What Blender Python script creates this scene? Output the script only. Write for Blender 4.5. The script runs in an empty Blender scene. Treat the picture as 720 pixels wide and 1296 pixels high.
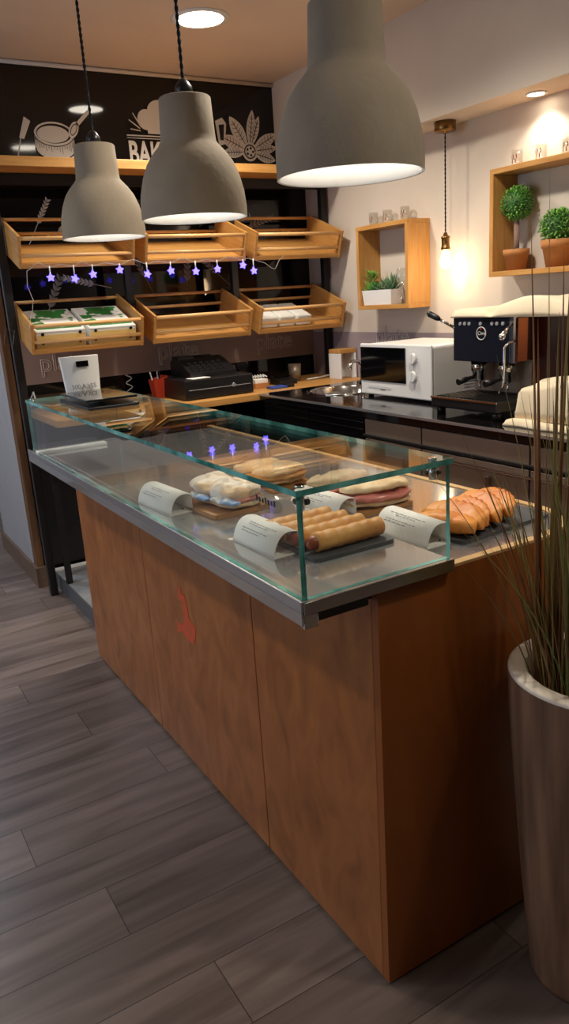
import bpy, bmesh, math, random
from mathutils import Vector, Matrix, noise
random.seed(7)
PI = math.pi
S = bpy.context.scene
COL = S.collection

# ------------------------------------------------------------------ materials
def lin(c):
    r = []
    for v in c[:3]:
        v = v / 255.0
        r.append(v / 12.92 if v <= .04045 else ((v + .055) / 1.055) ** 2.4)
    return (r[0], r[1], r[2], 1.0)

def newmat(name):
    m = bpy.data.materials.new(name)
    m.use_nodes = True
    nt = m.node_tree
    for n in list(nt.nodes):
        nt.nodes.remove(n)
    out = nt.nodes.new('ShaderNodeOutputMaterial')
    return m, nt, out

def N(nt, kind, **kw):
    n = nt.nodes.new(kind)
    for k, v in kw.items():
        setattr(n, k, v)
    return n

def mat(name, c1, rough=.5, metal=0., c2=None, scale=8., stretch=(1, 1, 1), bump=0., bscale=None, detail=6.,
        coat=0., emit=None, estr=0., trans=0., ior=1.45, lo=.3, hi=.7, spec=.5, rot=(0, 0, 0), distort=0., rvar=0., sheen=0.):
    m, nt, out = newmat(name)
    b = N(nt, 'ShaderNodeBsdfPrincipled')
    nt.links.new(b.outputs[0], out.inputs[0])
    b.inputs['Base Color'].default_value = lin(c1)
    b.inputs['Roughness'].default_value = rough
    b.inputs['Metallic'].default_value = metal
    b.inputs['IOR'].default_value = ior
    b.inputs['Specular IOR Level'].default_value = spec
    b.inputs['Coat Weight'].default_value = coat
    b.inputs['Coat Roughness'].default_value = .08
    b.inputs['Transmission Weight'].default_value = trans
    b.inputs['Sheen Weight'].default_value = sheen
    if emit:
        b.inputs['Emission Color'].default_value = lin(emit)
        b.inputs['Emission Strength'].default_value = estr
    if c2 or bump or rvar:
        tc = N(nt, 'ShaderNodeTexCoord')
        mp = N(nt, 'ShaderNodeMapping')
        mp.inputs['Scale'].default_value = stretch
        mp.inputs['Rotation'].default_value = rot
        nt.links.new(tc.outputs['Object'], mp.inputs[0])
        no = N(nt, 'ShaderNodeTexNoise')
        no.inputs['Scale'].default_value = scale
        no.inputs['Detail'].default_value = detail
        no.inputs['Distortion'].default_value = distort
        nt.links.new(mp.outputs[0], no.inputs['Vector'])
        if c2:
            cr = N(nt, 'ShaderNodeValToRGB')
            cr.color_ramp.elements[0].position = lo
            cr.color_ramp.elements[0].color = lin(c1)
            cr.color_ramp.elements[1].position = hi
            cr.color_ramp.elements[1].color = lin(c2)
            nt.links.new(no.outputs['Fac'], cr.inputs[0])
            nt.links.new(cr.outputs[0], b.inputs['Base Color'])
        if rvar:
            mr = N(nt, 'ShaderNodeMapRange')
            mr.inputs['To Min'].default_value = max(.02, rough - rvar)
            mr.inputs['To Max'].default_value = rough + rvar
            nt.links.new(no.outputs['Fac'], mr.inputs[0])
            nt.links.new(mr.outputs[0], b.inputs['Roughness'])
        if bump:
            bn = N(nt, 'ShaderNodeBump')
            bn.inputs['Strength'].default_value = bump
            bn.inputs['Distance'].default_value = .01
            src = no
            if bscale:
                src = N(nt, 'ShaderNodeTexNoise')
                src.inputs['Scale'].default_value = bscale
                src.inputs['Detail'].default_value = 4
                nt.links.new(mp.outputs[0], src.inputs['Vector'])
            nt.links.new(src.outputs['Fac'], bn.inputs['Height'])
            nt.links.new(bn.outputs[0], b.inputs['Normal'])
    return m

def glass_mat(name, tint, f0=.045, rough=.01, gain=1.0):
    """thin clear pane: transparent + Schlick reflection, same from both faces"""
    m, nt, out = newmat(name)
    g = N(nt, 'ShaderNodeNewGeometry')
    d = N(nt, 'ShaderNodeVectorMath', operation='DOT_PRODUCT')
    nt.links.new(g.outputs['Normal'], d.inputs[0]); nt.links.new(g.outputs['Incoming'], d.inputs[1])
    def M(op, a, b=None):
        n = N(nt, 'ShaderNodeMath', operation=op)
        for i, v in enumerate((a, b)):
            if v is None: continue
            if isinstance(v, (int, float)): n.inputs[i].default_value = v
            else: nt.links.new(v, n.inputs[i])
        return n.outputs[0]
    c = M('ABSOLUTE', d.outputs['Value'])
    p = M('POWER', M('SUBTRACT', 1.0, c), 5.0)
    f = M('MINIMUM', M('MULTIPLY', M('ADD', M('MULTIPLY', p, 1 - f0), f0), gain), 1.0)
    t = N(nt, 'ShaderNodeBsdfTransparent'); t.inputs[0].default_value = tint
    gl = N(nt, 'ShaderNodeBsdfGlossy'); gl.inputs['Roughness'].default_value = rough
    gl.inputs['Color'].default_value = (1, 1, 1, 1)
    mx = N(nt, 'ShaderNodeMixShader')
    nt.links.new(f, mx.inputs[0]); nt.links.new(t.outputs[0], mx.inputs[1]); nt.links.new(gl.outputs[0], mx.inputs[2])
    nt.links.new(mx.outputs[0], out.inputs[0])
    return m

def floor_mat():
    m, nt, out = newmat('floor_planks')
    b = N(nt, 'ShaderNodeBsdfPrincipled'); nt.links.new(b.outputs[0], out.inputs[0])
    tc = N(nt, 'ShaderNodeTexCoord'); sx = N(nt, 'ShaderNodeSeparateXYZ')
    nt.links.new(tc.outputs['Object'], sx.inputs[0])
    def M(op, a, b_=None, c=None):
        n = N(nt, 'ShaderNodeMath', operation=op)
        for i, v in enumerate((a, b_, c)):
            if v is None: continue
            if isinstance(v, (int, float)): n.inputs[i].default_value = v
            else: nt.links.new(v, n.inputs[i])
        return n.outputs[0]
    W, Lp = .191, 1.22
    v = M('DIVIDE', M('SUBTRACT', sx.outputs['Y'], .099), W)
    row = M('FLOOR', v); fv = M('FRACT', v)
    off = M('ADD', M('MULTIPLY', row, -.0687), M('MULTIPLY', M('FLOORED_MODULO', row, 2.0), .55))
    u = M('DIVIDE', M('SUBTRACT', M('ADD', sx.outputs['X'], .295), off), Lp)
    cell = M('FLOOR', u); fu = M('FRACT', u)
    ev = M('MULTIPLY', M('MINIMUM', fv, M('SUBTRACT', 1.0, fv)), W)
    eu = M('MULTIPLY', M('MINIMUM', fu, M('SUBTRACT', 1.0, fu)), Lp)
    seam = M('LESS_THAN', M('MINIMUM', ev, eu), .0011)
    cx = N(nt, 'ShaderNodeCombineXYZ'); nt.links.new(row, cx.inputs[0]); nt.links.new(cell, cx.inputs[1])
    wn = N(nt, 'ShaderNodeTexWhiteNoise', noise_dimensions='2D'); nt.links.new(cx.outputs[0], wn.inputs['Vector'])
    # grain stretched along X, different for each plank
    gx = N(nt, 'ShaderNodeCombineXYZ')
    nt.links.new(M('MULTIPLY', sx.outputs['X'], 1.6), gx.inputs[0])
    nt.links.new(M('MULTIPLY', sx.outputs['Y'], 16.0), gx.inputs[1])
    nt.links.new(M('MULTIPLY', wn.outputs['Value'], 40.0), gx.inputs[2])
    no = N(nt, 'ShaderNodeTexNoise'); no.inputs['Scale'].default_value = 1.0; no.inputs['Detail'].default_value = 8; no.inputs['Distortion'].default_value = .8
    nt.links.new(gx.outputs[0], no.inputs['Vector'])
    cr = N(nt, 'ShaderNodeValToRGB')
    cr.color_ramp.elements[0].position = .28; cr.color_ramp.elements[0].color = lin((90, 76, 68))
    cr.color_ramp.elements[1].position = .72; cr.color_ramp.elements[1].color = lin((136, 119, 109))
    nt.links.new(no.outputs['Fac'], cr.inputs[0])
    hs = N(nt, 'ShaderNodeHueSaturation')
    nt.links.new(M('ADD', M('MULTIPLY', wn.outputs['Value'], .32), .80), hs.inputs['Value'])
    nt.links.new(cr.outputs[0], hs.inputs['Color'])
    mx = N(nt, 'ShaderNodeMix', data_type='RGBA')
    nt.links.new(seam, mx.inputs[0]); nt.links.new(hs.outputs[0], mx.inputs[6]); mx.inputs[7].default_value = lin((42, 36, 34))
    nt.links.new(mx.outputs[2], b.inputs['Base Color'])
    nt.links.new(M('ADD', M('MULTIPLY', no.outputs['Fac'], .2), .27), b.inputs['Roughness'])
    bn = N(nt, 'ShaderNodeBump'); bn.inputs['Strength'].default_value = .12; bn.inputs['Distance'].default_value = .004
    nt.links.new(no.outputs['Fac'], bn.inputs['Height']); nt.links.new(bn.outputs[0], b.inputs['Normal'])
    return m

MT = {}
MT['floor'] = floor_mat()
MT['ceiling'] = mat('ceiling_paint', (212, 192, 172), .9, c2=(205, 185, 166), scale=3)
MT['wall'] = mat('greige_paint', (202, 188, 172), .85, c2=(208, 194, 178), scale=4, bump=.03, bscale=120)
MT['walldark'] = mat('low_bounce_paint', (112, 98, 88), .85, c2=(118, 104, 94), scale=4)  # for unseen walls, darkened to cut bounce light on the counter front
MT['wallgrey'] = mat('grey_paint', (150, 146, 146), .85, c2=(158, 153, 152), scale=4)
MT['black'] = mat('black_board', (15, 12, 12), .05, c2=(20, 16, 15), scale=2, coat=.0, spec=.55)
MT['band'] = mat('mauve_panel', (146, 127, 120), .35, c2=(154, 134, 126), scale=3)
MT['splash'] = mat('lilac_gloss_panel', (150, 134, 138), .15, c2=(156, 141, 142), scale=3)
MT['ink'] = mat('white_ink', (205, 200, 192), .6)
MT['inkdim'] = mat('grey_ink', (140, 132, 125), .6)
MT['etched'] = mat('etched_letters', (196, 182, 174), .4)
MT['pine'] = mat('pine_wood', (196, 146, 82), .45, c2=(176, 122, 60), scale=5, stretch=(1.2, 12, 12), bump=.05)
MT['pineZ'] = mat('pine_wood_upright', (196, 146, 82), .45, c2=(178, 124, 62), scale=5, stretch=(12, 12, 1.2), bump=.05)
MT['pineY'] = mat('pine_wood_deep', (196, 146, 82), .45, c2=(176, 122, 60), scale=5, stretch=(12, 1.2, 12), bump=.05)
MT['rod'] = mat('pine_rod', (228, 182, 122), .35, c2=(212, 160, 98), scale=5, stretch=(1.2, 14, 14))
MT['ply'] = mat('stained_plywood', (172, 104, 52), .36, c2=(130, 74, 34), scale=6.5, stretch=(1, 1.6, .8), bump=.04, distort=1.2, rvar=.1, lo=.25, hi=.75)
MT['plyend'] = mat('stained_plywood_end', (156, 86, 32), .4, c2=(128, 68, 24), scale=3.0, stretch=(2, 2, .5), distort=.8, lo=.25, hi=.75)
MT['edge'] = mat('pale_wood_edge', (214, 176, 122), .4, c2=(200, 160, 108), scale=8, stretch=(2, 2, 20))
MT['emblem'] = mat('orange_paint', (206, 82, 44), .5, c2=(176, 84, 48), scale=30, lo=.4, hi=.75)
MT['steel'] = mat('brushed_steel', (190, 188, 184), .13, metal=1., rvar=.05, scale=6, stretch=(1, 20, 1))
MT['steelm'] = mat('mirror_steel', (192, 190, 188), .1, metal=.72, rvar=.03, scale=6)
MT['alu'] = mat('satin_aluminium', (196, 196, 198), .3, metal=.85, rvar=.05, scale=6, stretch=(1, 20, 1))
MT['steeld'] = mat('satin_steel', (150, 134, 118), .36, metal=.55, c2=(160, 144, 128), scale=4, stretch=(30, 1.5, 1.5))
MT['chrome'] = mat('chrome', (215, 213, 210), .08, metal=1.)
MT['pane'] = glass_mat('clear_pane', (.965, .985, .98, 1))
MT['paneedge'] = mat('green_glass_edge', (36, 116, 108), .1, c2=(120, 196, 186), scale=9, stretch=(1, 1, 1), lo=.42, hi=.62, spec=.8, coat=.6)
MT['acrylic'] = glass_mat('clear_acrylic', (.86, .88, .87, 1), f0=.08)
MT['cup'] = glass_mat('clear_cup_glass', (.93, .94, .93, 1), f0=.07, gain=1.3)
MT['blackm'] = mat('black_metal', (24, 22, 22), .4, c2=(30, 27, 27), scale=12)
MT['blackp'] = mat('black_plastic', (20, 19, 20), .35, c2=(26, 24, 25), scale=20)
MT['blackg'] = mat('black_gloss_worktop', (13, 11, 12), .07, c2=(18, 15, 15), scale=3, spec=.6)
MT['darkglass'] = mat('dark_glass', (8, 8, 9), .06, spec=.6)
MT['whitep'] = mat('white_plastic', (226, 224, 220), .35, c2=(222, 220, 217), scale=3)
MT['greyp'] = mat('grey_plastic', (150, 150, 150), .4)
MT['concrete'] = mat('concrete_grey', (148, 134, 115), .85, c2=(136, 123, 105), scale=7, bump=.12, bscale=60, lo=.35, hi=.65)
MT['lining'] = mat('white_lining', (232, 230, 226), .6)
MT['warmled'] = mat('led_disc', (255, 250, 240), .5, emit=(255, 244, 226), estr=11.)
MT['spotled'] = mat('spot_led', (255, 250, 240), .5, emit=(255, 240, 218), estr=13.)
MT['bulb'] = mat('lit_bulb', (255, 240, 214), .3, emit=(255, 214, 160), estr=9.)
MT['frost'] = mat('frosted_bulb', (240, 238, 230), .4, emit=(255, 236, 205), estr=1.0)
MT['brass'] = mat('brushed_brass', (150, 116, 68), .32, metal=1., c2=(128, 98, 58), scale=30, stretch=(1, 1, 12))
MT['cord'] = mat('black_textile_cord', (18, 16, 16), .8, bump=.3, bscale=300)
MT['star'] = mat('blue_star_led', (150, 140, 255), .3, emit=(82, 70, 255), estr=2.0)
MT['wire'] = mat('clear_wire', (190, 178, 170), .3, c2=(160, 148, 140), scale=40)
MT['paper'] = mat('white_paper', (238, 234, 226), .7, c2=(230, 226, 218), scale=12)
MT['print'] = mat('grey_print', (120, 118, 120), .7)
MT['slate'] = mat('slate_stone', (62, 65, 68), .6, c2=(78, 80, 82), scale=22, bump=.15)
MT['board'] = mat('wooden_board', (188, 136, 82), .5, c2=(160, 108, 60), scale=4, stretch=(2, 14, 14))
MT['dough'] = mat('baked_dough', (224, 168, 94), .5, c2=(192, 118, 50), scale=20, bump=.25, lo=.35, hi=.72)
MT['sausage'] = mat('sausage_skin', (150, 72, 46), .35, c2=(122, 54, 36), scale=40, bump=.15)
MT['fried'] = mat('fried_dough', (234, 158, 70), .45, c2=(206, 114, 38), scale=16, bump=.3, bscale=45, lo=.3, hi=.7)
MT['piadina'] = mat('flatbread', (232, 206, 164), .65, c2=(206, 166, 112), scale=16, bump=.2, lo=.42, hi=.72)
MT['ham'] = mat('pink_ham', (226, 150, 136), .4, c2=(206, 118, 106), scale=24, bump=.2)
MT['wrap'] = mat('greaseproof_wrap', (222, 186, 146), .4, c2=(236, 226, 214), scale=16, bump=.7, lo=.4, hi=.6)
MT['wrapblue'] = mat('blue_print_wrap', (128, 160, 206), .45, c2=(226, 222, 216), scale=26, lo=.44, hi=.52, bump=.3)
MT['green'] = mat('green_carton', (58, 128, 58), .5, c2=(236, 232, 220), scale=10, lo=.52, hi=.55, detail=2)
MT['carton'] = mat('cream_carton', (238, 208, 134), .55, c2=(226, 190, 112), scale=10, lo=.5, hi=.6, detail=2)
MT['white_carton'] = mat('white_carton', (236, 236, 230), .5, c2=(226, 228, 222), scale=10)
MT['leaf'] = mat('box_leaf', (84, 146, 54), .45, c2=(132, 184, 78), scale=60, lo=.35, hi=.65)
MT['leafdk'] = mat('dark_leaf', (40, 82, 36), .5, c2=(58, 104, 46), scale=40)
MT['succ'] = mat('succulent_leaf', (76, 118, 84), .5, c2=(118, 134, 92), scale=24)
MT['terracotta'] = mat('terracotta', (186, 126, 72), .75, c2=(172, 112, 62), scale=14, bump=.08)
MT['soil'] = mat('dark_soil', (42, 30, 22), .95, c2=(60, 44, 32), scale=60, bump=.5)
MT['trunk'] = mat('birch_twig', (140, 112, 100), .8, c2=(110, 84, 72), scale=30, stretch=(1, 1, .3), bump=.3)
MT['grassa'] = mat('dry_grass', (146, 118, 70), .5, c2=(128, 122, 70), scale=3, stretch=(1, 1, .6))
MT['grassb'] = mat('green_grass', (104, 118, 62), .5, c2=(130, 132, 78), scale=3, stretch=(1, 1, .6))
MT['grassc'] = mat('brown_grass', (118, 74, 44), .5, c2=(140, 98, 60), scale=3, stretch=(1, 1, .6))
MT['planter'] = mat('limed_wood_planter', (150, 110, 80), .6, c2=(104, 72, 50), scale=3.4, stretch=(9, 9, .5), bump=.08, lo=.3, hi=.7)
MT['rim'] = mat('planter_rim', (226, 214, 196), .5, c2=(214, 200, 182), scale=8)
MT['cloth'] = mat('cream_cloth', (232, 214, 182), .9, c2=(224, 204, 172), scale=8, bump=.15, bscale=200, sheen=.2)
MT['machbody'] = mat('wine_brown_enamel', (58, 26, 18), .22, c2=(66, 31, 22), scale=3)
MT['navy'] = mat('dark_navy_panel', (20, 22, 32), .09, spec=.6)
MT['copper'] = mat('copper_trim', (196, 116, 70), .25, metal=1.)
MT['red'] = mat('red_plastic', (176, 58, 36), .4)
MT['blue'] = mat('blue_plastic', (52, 74, 150), .4)
MT['platform'] = mat('grey_vinyl', (140, 140, 140), .45, c2=(130, 130, 131), scale=12)
MT['platedge'] = mat('dark_vinyl_riser', (86, 86, 88), .5)
MT['skirt'] = mat('brown_baseboard', (116, 92, 74), .5, c2=(100, 78, 62), scale=6, stretch=(1, 1, 6))
MT['darkwood'] = mat('dark_oak_plank', (118, 82, 52), .55, c2=(88, 58, 36), scale=4, stretch=(10, 10, .8), bump=.06)
MT['cupprint'] = mat('red_cup_print', (150, 74, 66), .5, c2=(96, 66, 62), scale=60)

# ------------------------------------------------------------------ mesh builder
class MB:
    def __init__(s):
        s.bm = bmesh.new(); s.mi = 0
    def _fin(s, faces):
        for f in faces: f.material_index = s.mi
    def box(s, x0, x1, y0, y1, z0, z1, bev=0., seg=2, mtx=None):
        b = bmesh.new()
        r = bmesh.ops.create_cube(b, size=1)
        for v in r['verts']:
            v.co = Vector(((x0 + x1) / 2 + v.co.x * (x1 - x0), (y0 + y1) / 2 + v.co.y * (y1 - y0), (z0 + z1) / 2 + v.co.z * (z1 - z0)))
        if bev > 0:
            bmesh.ops.bevel(b, geom=list(b.edges), offset=bev, segments=seg, affect='EDGES', profile=.5)
        s._merge(b, mtx); return s
    def _merge(s, b, mtx=None):
        vm = {}
        for v in b.verts:
            vm[v] = s.bm.verts.new(mtx @ v.co if mtx else v.co)
        for f in b.faces:
            try:
                nf = s.bm.faces.new([vm[v] for v in f.verts]); nf.material_index = s.mi; nf.smooth = f.smooth
            except ValueError: pass
        b.free()
    def lathe(s, prof, c=(0, 0, 0), n=32, mtx=None, close=False):
        """prof: list of (r, z); c: centre"""
        b = bmesh.new(); rings = []
        for r, z in prof:
            if r < 1e-6: rings.append([b.verts.new((c[0], c[1], c[2] + z))])
            else: rings.append([b.verts.new((c[0] + r * math.cos(2 * PI * i / n), c[1] + r * math.sin(2 * PI * i / n), c[2] + z)) for i in range(n)])
        prs = list(zip(rings[:-1], rings[1:]))
        if close: prs.append((rings[-1], rings[0]))
        for a, d in prs:
            for i in range(n):
                j = (i + 1) % n
                q = [a[i % len(a)], a[j % len(a)], d[j % len(d)], d[i % len(d)]]
                u = []
                for v in q:
                    if v not in u: u.append(v)
                if len(u) > 2:
                    f = b.faces.new(u); f.smooth = True
        s._merge(b, mtx); return s
    def tube(s, pts, r, n=8, cap=True):
        """r: number or list"""
        pts = [Vector(p) for p in pts]
        rr = r if isinstance(r, (list, tuple)) else [r] * len(pts)
        rings = []; up = None
        for i, p in enumerate(pts):
            t = (pts[min(i + 1, len(pts) - 1)] - pts[max(i - 1, 0)])
            if t.length < 1e-9: t = Vector((0, 0, 1))
            t.normalize()
            if up is None: up = t.orthogonal().normalized()
            u = up - t * up.dot(t)
            if u.length < 1e-6: u = t.orthogonal()
            u.normalize(); up = u; w = t.cross(u)
            rings.append([s.bm.verts.new(p + (u * math.cos(2 * PI * k / n) + w * math.sin(2 * PI * k / n)) * rr[i]) for k in range(n)])
        fs = []
        for a, d in zip(rings[:-1], rings[1:]):
            for k in range(n):
                f = s.bm.faces.new([a[k], a[(k + 1) % n], d[(k + 1) % n], d[k]]); f.smooth = True; fs.append(f)
        if cap:
            fs.append(s.bm.faces.new(rings[0][::-1])); fs.append(s.bm.faces.new(rings[-1]))
        s._fin(fs); return s
    def cyl(s, p0, p1, r, n=20):
        return s.tube([p0, p1], r, n)
    def prism(s, pts, off, mtx=None):
        """closed polygon pts (3D) extruded by vector off"""
        b = bmesh.new(); off = Vector(off)
        a = [b.verts.new(p) for p in pts]; d = [b.verts.new(Vector(p) + off) for p in pts]; n = len(a)
        b.faces.new(a); b.faces.new(d[::-1])
        for i in range(n): b.faces.new([a[(i + 1) % n], a[i], d[i], d[(i + 1) % n]])
        bmesh.ops.recalc_face_normals(b, faces=b.faces)
        s._merge(b, mtx); return s
    def ball(s, c, r, sx=1, sy=1, sz=1, sub=2, mtx=None):
        b = bmesh.new(); bmesh.ops.create_icosphere(b, subdivisions=sub, radius=1)
        for v in b.verts: v.co = Vector((c[0] + v.co.x * r * sx, c[1] + v.co.y * r * sy, c[2] + v.co.z * r * sz))
        for f in b.faces: f.smooth = True
        s._merge(b, mtx); return s
    def grid(s, fn, nu, nv, closed_u=False):
        vs = [[s.bm.verts.new(fn(i / (nu if closed_u else nu - 1), j / (nv - 1))) for j in range(nv)] for i in range(nu)]
        fs = []
        for i in range(nu if closed_u else nu - 1):
            for j in range(nv - 1):
                try:
                    f = s.bm.faces.new([vs[i][j], vs[(i + 1) % nu][j], vs[(i + 1) % nu][j + 1], vs[i][j + 1]]); f.smooth = True; fs.append(f)
                except ValueError: pass
        s._fin(fs); return s
    def build(s, name, m, parent=None, loc=None, rot=None, recalc=True, thick=0., sub=0):
        me = bpy.data.meshes.new(name)
        if recalc: bmesh.ops.recalc_face_normals(s.bm, faces=s.bm.faces)
        s.bm.to_mesh(me); s.bm.free()
        for k in (m if isinstance(m, (list, tuple)) else [m]): me.materials.append(MT[k])
        o = bpy.data.objects.new(name, me); COL.objects.link(o)
        if parent: o.parent = parent
        if loc: o.location = loc
        if rot: o.rotation_euler = rot
        if thick:
            md = o.modifiers.new('thickness', 'SOLIDIFY'); md.thickness = thick; md.offset = 0
        if sub:
            md = o.modifiers.new('smooth', 'SUBSURF'); md.levels = sub; md.render_levels = sub
        return o

def tag(o, label=None, cat=None, group=None, kind=None):
    if label: o['label'] = label
    if cat: o['category'] = cat
    if group: o['group'] = group
    if kind: o['kind'] = kind
    return o

def T(name, loc, label, cat, group=None, rot=(0, 0, 0)):
    o = bpy.data.objects.new(name, None); COL.objects.link(o)
    o.empty_display_size = .05
    o.location = loc; o.rotation_euler = rot
    return tag(o, label, cat, group)

def dup(root, loc, label, group=None, rot=None, scale=None):
    r = root.copy(); COL.objects.link(r); r.location = loc
    if rot: r.rotation_euler = rot
    if scale: r.scale = scale
    r['label'] = label
    if group: r['group'] = group
    for ch in list(root.children):
        c = ch.copy(); COL.objects.link(c); c.parent = r
        for g in list(ch.children):
            d = g.copy(); COL.objects.link(d); d.parent = c
    return r

def struct(mb, name, m, parent=None):
    o = mb.build(name, m, parent)
    if not parent: o['kind'] = 'structure'
    return o

def text_mesh(name, body, size, m, parent, mtx, outline=0., ext=.0008, sx=1., bold=0.):
    cu = bpy.data.curves.new(name, 'FONT'); cu.body = body; cu.size = size
    cu.align_x = 'LEFT'; cu.align_y = 'BOTTOM_BASELINE'
    if outline:
        cu.fill_mode = 'NONE'; cu.bevel_depth = outline; cu.bevel_resolution = 1
    else:
        cu.extrude = ext; cu.offset = bold
    cu.resolution_u = 6
    tmp = bpy.data.objects.new(name, cu); COL.objects.link(tmp)
    dg = bpy.context.evaluated_depsgraph_get()
    me = bpy.data.meshes.new_from_object(tmp.evaluated_get(dg))
    bpy.data.objects.remove(tmp)
    me.materials.clear(); me.materials.append(MT[m])
    me.transform(mtx @ Matrix.Diagonal((sx, 1, 1, 1)))
    o = bpy.data.objects.new(name, me); COL.objects.link(o)
    if parent: o.parent = parent
    return o

# text facing -y (lies on back wall) / facing -x (lies on right wall)
def on_back(x, y, z): return Matrix.Translation((x, y, z)) @ Matrix.Rotation(PI / 2, 4, 'X')
def on_right(x, y, z): return Matrix.Translation((x, y, z)) @ Matrix.Rotation(-PI / 2, 4, 'Z') @ Matrix.Rotation(PI / 2, 4, 'X')

# ------------------------------------------------------------------ camera
Rm = ((0.852333759273378, -0.5193003810598389, -0.06208282398553485),
      (-0.19320398742630845, -0.20233072206968628, -0.9600700485638195),
      (0.4860034794582106, 0.8302947628028652, -0.2727842092509151))
cam = bpy.data.cameras.new('camera'); co = bpy.data.objects.new('camera', cam); COL.objects.link(co)
co.matrix_world = Matrix(((Rm[0][0], -Rm[1][0], -Rm[2][0], -.82001),
                          (Rm[0][1], -Rm[1][1], -Rm[2][1], -1.07225),
                          (Rm[0][2], -Rm[1][2], -Rm[2][2], 1.5), (0, 0, 0, 1)))
cam.sensor_fit = 'VERTICAL'; cam.sensor_height = 24; cam.sensor_width = 24 * 720 / 1296
cam.lens = 960.05 / 1296 * 24
cam.clip_start = .02
S.camera = co

# ------------------------------------------------------------------ setting
ZC = 2.71
struct(MB().box(-3.6, 2.2, -3.6, 6.5, -.05, 0), 'floor', 'floor')
struct(MB().box(-3.6, 2.2, -3.6, 6.5, ZC, ZC + .06), 'ceiling', 'ceiling')
wb = struct(MB().box(.055, 1.98, 3.2, 3.235, 0, ZC), 'wall_back', 'black')
struct(MB().box(.016, 2.1, 3.235, 4.06, 0, ZC), 'wall_passage', 'wallgrey')
struct(MB().box(1.98, 2.1, -3.6, 3.2, 0, 2.236), 'wall_right', 'wall')
struct(MB().box(1.78, 2.1, -3.6, 3.2, 2.236, ZC), 'wall_right_soffit', 'wall')
struct(MB().box(-3.7, -3.6, -3.6, 6.5, 0, ZC), 'wall_left', 'walldark')
struct(MB().box(-3.6, 2.1, -3.7, -3.6, 0, ZC), 'wall_front', 'walldark')
struct(MB().box(-3.6, 2.2, 5.3, 5.4, 0, ZC), 'wall_far', 'wallgrey')
struct(MB().box(-3.6, .5, 5.285, 5.3, 0, .1), 'baseboard_far', 'skirt')
struct(MB().box(.0, .016, 3.16, 4.075, 0, .115).box(.0, .075, 3.13, 3.16, 0, .115).box(.016, .5, 4.06, 4.075, 0, .115), 'baseboard_left', 'skirt')
struct(MB().box(.016, .055, 3.16, 3.235, .115, 2.3, .003), 'trim_1', 'darkwood')
struct(MB().tube([(.05, 3.188, ZC - .012), (1.78, 3.188, ZC - .012)], .011, 8), 'trim_2', 'wall')
struct(MB().box(.1, 1.98, 2.06, 3.1, 0, .085).box(.67, 1.98, -.6, 2.06, 0, .085), 'floor_platform', 'platform')
struct(MB().box(.094, .1, 2.06, 3.1, 0, .085), 'trim_3', 'platedge')
struct(MB().box(.1, 1.2, 3.1, 3.13, 0, .095), 'trim_4', 'whitep')
bd = struct(MB().box(.09, 1.98, 3.186, 3.199, 1.125, 1.4), 'backsplash_back', 'band')
for x in (.20, .885, 1.545):
    text_mesh('lettering', 'plate', .135, 'etched', bd, on_back(x, 3.1855, 1.19), outline=.003)
sp = struct(MB().box(1.972, 1.98, -.6, 3.18, 1.0, 1.268), 'backsplash_right', 'splash')
text_mesh('lettering', 'plate', .15, 'ink', sp, on_right(1.9715, 2.52, 1.275 - .075), outline=.0018)

# ---- white drawings painted on the black board (children of the wall)
INK = 'ink'
def flat(mb, pts, y=3.1985, t=.0012):
    mb.prism([(p[0], y, p[1]) for p in pts], (0, -t, 0)); return mb
def stroke(mb, pts, r=.004, y=3.198):
    mb.tube([(p[0], y, p[1]) for p in pts], r, 6); return mb
def ell(cx, cz, rx, rz, a0=0, a1=2 * PI, n=28, rot=0.):
    o = []
    for i in range(n):
        a = a0 + (a1 - a0) * i / (n - 1 if abs(a1 - a0) < 2 * PI - 1e-6 else n)
        x, z = rx * math.cos(a), rz * math.sin(a)
        o.append((cx + x * math.cos(rot) - z * math.sin(rot), cz + x * math.sin(rot) + z * math.cos(rot)))
    return o
# flour sack with scoop
mb = MB(); dk = MB()
flat(mb, [(.395, 2.18), (.385, 2.335), (.59, 2.335), (.585, 2.18)])
lo_ = ell(.475, 2.372, .122, .056, PI, 2 * PI, 24)
flat(mb, [(p[0], p[1]) for p in lo_] + [(p[0], p[1] - .062 + .004 * math.sin(40 * p[0])) for p in lo_[::-1]], 3.1975)
flat(mb, ell(.475, 2.372, .122, .056, n=40), 3.1972)
flat(dk, ell(.475, 2.374, .108, .045, n=40), 3.1958)
flat(mb, ell(.468, 2.370, .098, .039, n=40), 3.1944)
stroke(dk, [(p[0], p[1] - .064) for p in lo_], .003, 3.1960)
stroke(dk, lo_, .002, 3.1958)
for i in range(22):
    a = PI + PI * (i + .5) / 22; L_ = random.uniform(.012, .04)
    stroke(dk, [(.475 + .12 * math.cos(a), 2.366 + .054 * math.sin(a)), (.475 + .12 * math.cos(a), 2.366 - L_ + .054 * math.sin(a))], .0011, 3.1960)
for i in range(14):
    stroke(dk, [(.40 + i * .0135, 2.24 + random.uniform(0, .02)), (.40 + i * .0135, 2.19)], .0010, 3.1965)
flat(mb, ell(.60, 2.395, .045, .026, rot=.9), 3.1940)
stroke(dk, ell(.60, 2.395, .03, .015, rot=.9), .002, 3.1925)
flat(mb, [(.615, 2.425), (.632, 2.412), (.712, 2.475), (.705, 2.492)], 3.1940)
o = mb.build('painted_flour_sack', INK, wb); o2 = dk.build('drawing_line', 'black', o)
for q_ in (o, o2): q_.data.transform(Matrix.Translation((.345, 0, 2.18)) @ Matrix.Diagonal((.84, 1, 1.04, 1)) @ Matrix.Translation((-.353, 0, -2.18)))
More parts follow.
